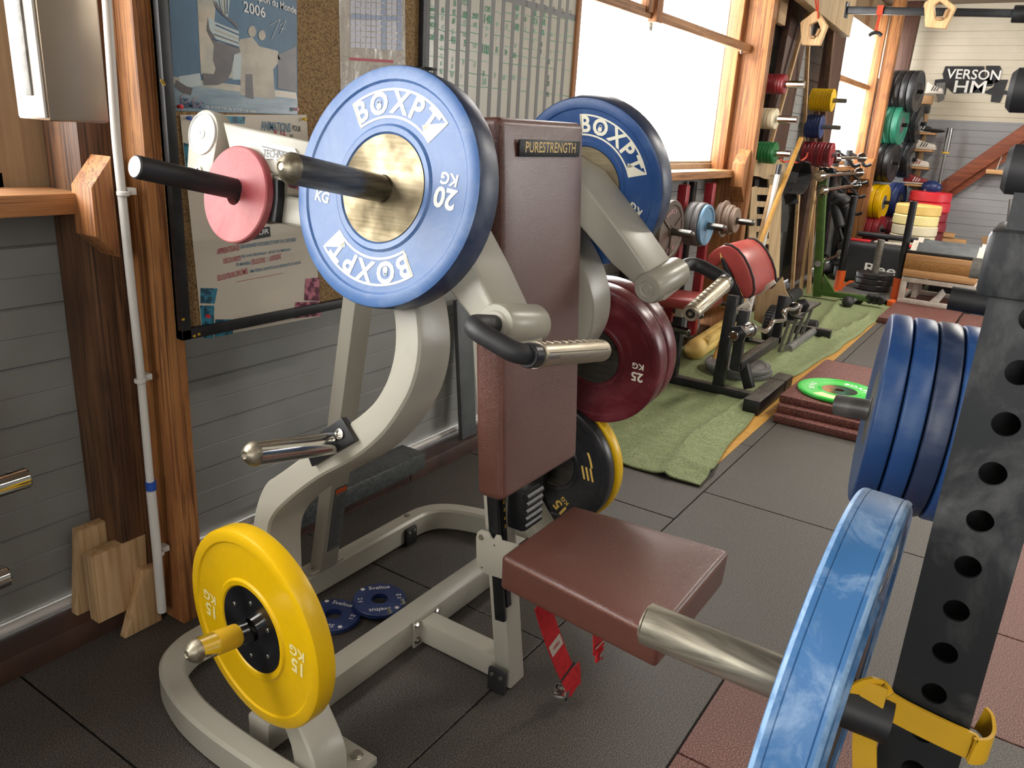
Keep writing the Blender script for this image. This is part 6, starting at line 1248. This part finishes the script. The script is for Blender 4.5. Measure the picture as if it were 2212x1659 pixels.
# ------------------------------------------------------------------ power rack at the right edge
def perf_face(b, x_, y0_, y1_, z0, z1, zc0, pitch, r):
    """plate in the plane x=x_ with a column of round holes"""
    yc_ = (y0_ + y1_) / 2; n = 24; z = zc0
    while z - pitch > z0: z -= pitch
    zz = z - pitch / 2
    b.flat([(x_, y0_, z0), (x_, y1_, z0), (x_, y1_, zz), (x_, y0_, zz)])
    while z + pitch / 2 <= z1:
        hw, hh = (y1_ - y0_) / 2, pitch / 2; vs2, f2 = [], []
        for k in range(n):
            a_ = 2 * math.pi * k / n; cc, ss = math.cos(a_), math.sin(a_); s_ = min(hw / abs(cc) if abs(cc) > 1e-6 else 9, hh / abs(ss) if abs(ss) > 1e-6 else 9)
            # keep the corners
            vs2.append(V((x_, yc_ + r * cc, z + r * ss))); vs2.append(V((x_, yc_ + s_ * cc, z + s_ * ss))); vs2.append(V((x_ + .004, yc_ + r * cc, z + r * ss)))
        for k in range(n):
            k2 = (k + 1) % n; f2 += [[3 * k, 3 * k + 1, 3 * k2 + 1, 3 * k2], [3 * k, 3 * k2, 3 * k2 + 2, 3 * k + 2]]
        base = len(vs2)
        for sy in (-1, 1):
            for sz in (-1, 1):
                ang = math.atan2(sz * hh, sy * hw) % (2 * math.pi); k = int(ang / (2 * math.pi / n)); vs2.append(V((x_, yc_ + sy * hw, z + sz * hh))); f2.append([3 * k + 1, len(vs2) - 1, 3 * ((k + 1) % n) + 1])
        b.raw(vs2, f2); z += pitch
    b.flat([(x_, y0_, z - pitch / 2), (x_, y1_, z - pitch / 2), (x_, y1_, z1), (x_, y0_, z1)])
worn('rack_black', '1e2022', '26282a', '8c8c88', .36, 5, .5, .85)
t = thing('power_rack', 'scuffed black perforated steel power rack at the right edge', 'power rack', (.86, -.01, 0))
def upr(b):
    x0, y0_, y1_ = .82, -.0495, .0262
    perf_face(b, x0, y0_, y1_, 0.02, 2.4, .93, .0495, .0118)
    b.box((x0 + .0755, (y0_ + y1_) / 2, 1.2), (.004, .0755, 2.4)); b.box((x0 + .0385, y1_ - .002, 1.2), (.0755, .004, 2.4)); b.box((x0 + .0385, y0_ + .002, 1.2), (.0755, .004, 2.4))
part('upright', 'rack_black', t, upr)
part('base_foot', 'rack_black', t, lambda b: b.box((1.4, -.012, .04), (1.3, .075, .075), bev=.004))
part('upright', 'rack_black', t, lambda b: b.box((1.97, -.005, 1.2), (.07, .075, 2.4), bev=.004)); part('edge_strip', 'plate_green', t, lambda b: b.box((1.932, -.046, 1.2), (.006, .006, 2.3)))
p = AX(2158, 565, .80); zt_, zb2 = AX(2106, 492, .80).z, AX(2106, 640, .80).z
part('carriage', 'rack_black', t, lambda b: b.box((.862, -.018, (zt_ + zb2) / 2), (.12, .110, zt_ - zb2), bev=.006))
p = AX(2172, 366, .80); part('roller', 'black_rubber', t, lambda b: b.cyl((.83, p.y + .002, p.z), (.83, p.y - .09, p.z), .021, bev=.004))
p = AX(2212, 190, .80); part('top_knob', 'black_rubber', t, lambda b: b.cyl((.83, p.y + .012, p.z), (.83, p.y - .06, p.z), .018, bev=.004))
pc = V((.80, .112, .897))
part('storage_peg', 'sleeve_worn', t, lambda b: (b.cyl((.803, .085, .888), (.785, .292, .902), .0252, seg=32), b.cyl((.785, .2915, .902), (.785, .2935, .902), .022, seg=32)))
part('peg_root', 'black_rubber', t, lambda b: b.cyl((.81, .02, .884), (.803, .09, .888), .024, seg=28))
part('storage_peg', 'grey_metal', t, lambda b: b.cyl((1.97, .03, .875), AX(1806, 874, 2.01), .026, seg=28))
p = AX(2052, 643, 1.96); part('storage_peg', 'black_rubber', t, lambda b: b.cyl((1.96, .0, p.z - .004), p, .026, seg=28)); p = AX(2098, 578, 1.96); part('storage_peg', 'grey_tread', t, lambda b: b.cyl((1.96, .0, p.z), p, .022, seg=24))
part('silver_strip', 'chrome', t, lambda b: b.cyl(AX(2190, 430, .95), AX(2182, 492, .95), .004))
def m20(b):
    b.m('print_cream'); b.arctext('BOXPT', .155, 75, .05, .006, -.0032); b.arctext('20 KG', .155, 250, .04, .006, -.0032)
t = thing('weight_plate', 'pale scuffed blue plate on the rack peg at the bottom right', 'weight plate', M=frame_m((.805, .060, .893), V((.0, -1, -.05)))); plate_parts(t, .225, .054, 'plate_blue_scuffed', .10, 'plate_iron', marks=m20, seg=128, edge='plate_edge_pale')
nn = V((.178, -1, -.035)).normalized(); c4 = V((1.94, .25, .88))
labs = ['blue plate at the left end of the row of four on the far rack peg', 'blue plate second from the left on the far rack peg', 'dark ridged blue plate third from the left on the far rack peg', 'blue plate nearest the black upright on the far rack peg']
for k in range(4):
    t = thing('weight_plate', labs[k], 'weight plate', M=frame_m(c4 + nn * (.050 * (k + 1)), nn)); plate_parts(t, .225, .047, 'plate_blue_dark' if k != 2 else 'plate_navy_side', .09, 'grey_metal', seg=96)
# yellow band looped round the upright
t = thing('resistance_band', 'yellow rubber band twisted round the foot of the black upright', 'band', (.86, 0, .82)); bp = [V((.800, .058, .900)), AX(1885, 1490, .806)] + [AX(u, v, .8125) for u, v in ((1905, 1512), (1940, 1535), (1990, 1561), (2050, 1590), (2098, 1612))]; zl = bp[-1].z
bp += [V((.808, -.056, zl - .001)), V((.815, -.066, zl - .001)), V((.830, -.070, zl)), V((.850, -.066, zl + .004)), V((.858, -.058, zl + .006))]
def crom(P, k=5):
    out = []
    for i in range(len(P) - 1):
        p0, p1, p2, p3 = [P[max(0, min(len(P) - 1, j))] for j in (i - 1, i, i + 1, i + 2)]
        for s_ in range(k): t_ = s_ / k; out.append(.5 * ((2 * p1) + (p2 - p0) * t_ + (2 * p0 - 5 * p1 + 4 * p2 - p3) * t_ ** 2 + (3 * p1 - p0 - 3 * p2 + p3) * t_ ** 3))
    return out + [P[-1]]
bps = crom(bp); part('band', 'yellow_band', t, lambda b: b.ribbon(bps, .031, [V((0, 0, 1))] * len(bps), .0035))
tp = crom([AX(1892, 1478, .803), AX(1884, 1510, .80), AX(1874, 1550, .797), AX(1868, 1600, .795), AX(1868, 1660, .79), AX(1872, 1740, .785)]); part('band_tail', 'yellow_band', t, lambda b: b.ribbon(tp, .024, [V((0, 1, -.35))] * len(tp), .0035))
# ------------------------------------------------------------------ pegs of the machine at the left edge
t = thing('peg_stand', 'chrome weight pegs of another machine at the left edge', 'weight stand', (.2, 1.7, 0))
part('stand_post', 'machine_cream', t, lambda b: b.box((.30, 1.72, .5), (.07, .07, 1.0), bev=.004))
for (u, v) in ((60, 1030), (18, 1241)):
    p = AY(u, v, 1.70); part('peg', 'chrome', t, lambda b: (b.cyl(p, (.30, 1.71, p.z - .01), .024, bev=.004), b.m('black_metal').cyl(p + V((-.035, 0, .0235)), p + V((-.035, 0, .0245)), .006)))
for o in bpy.data.objects:
    if '_m' in o: del o['_m']
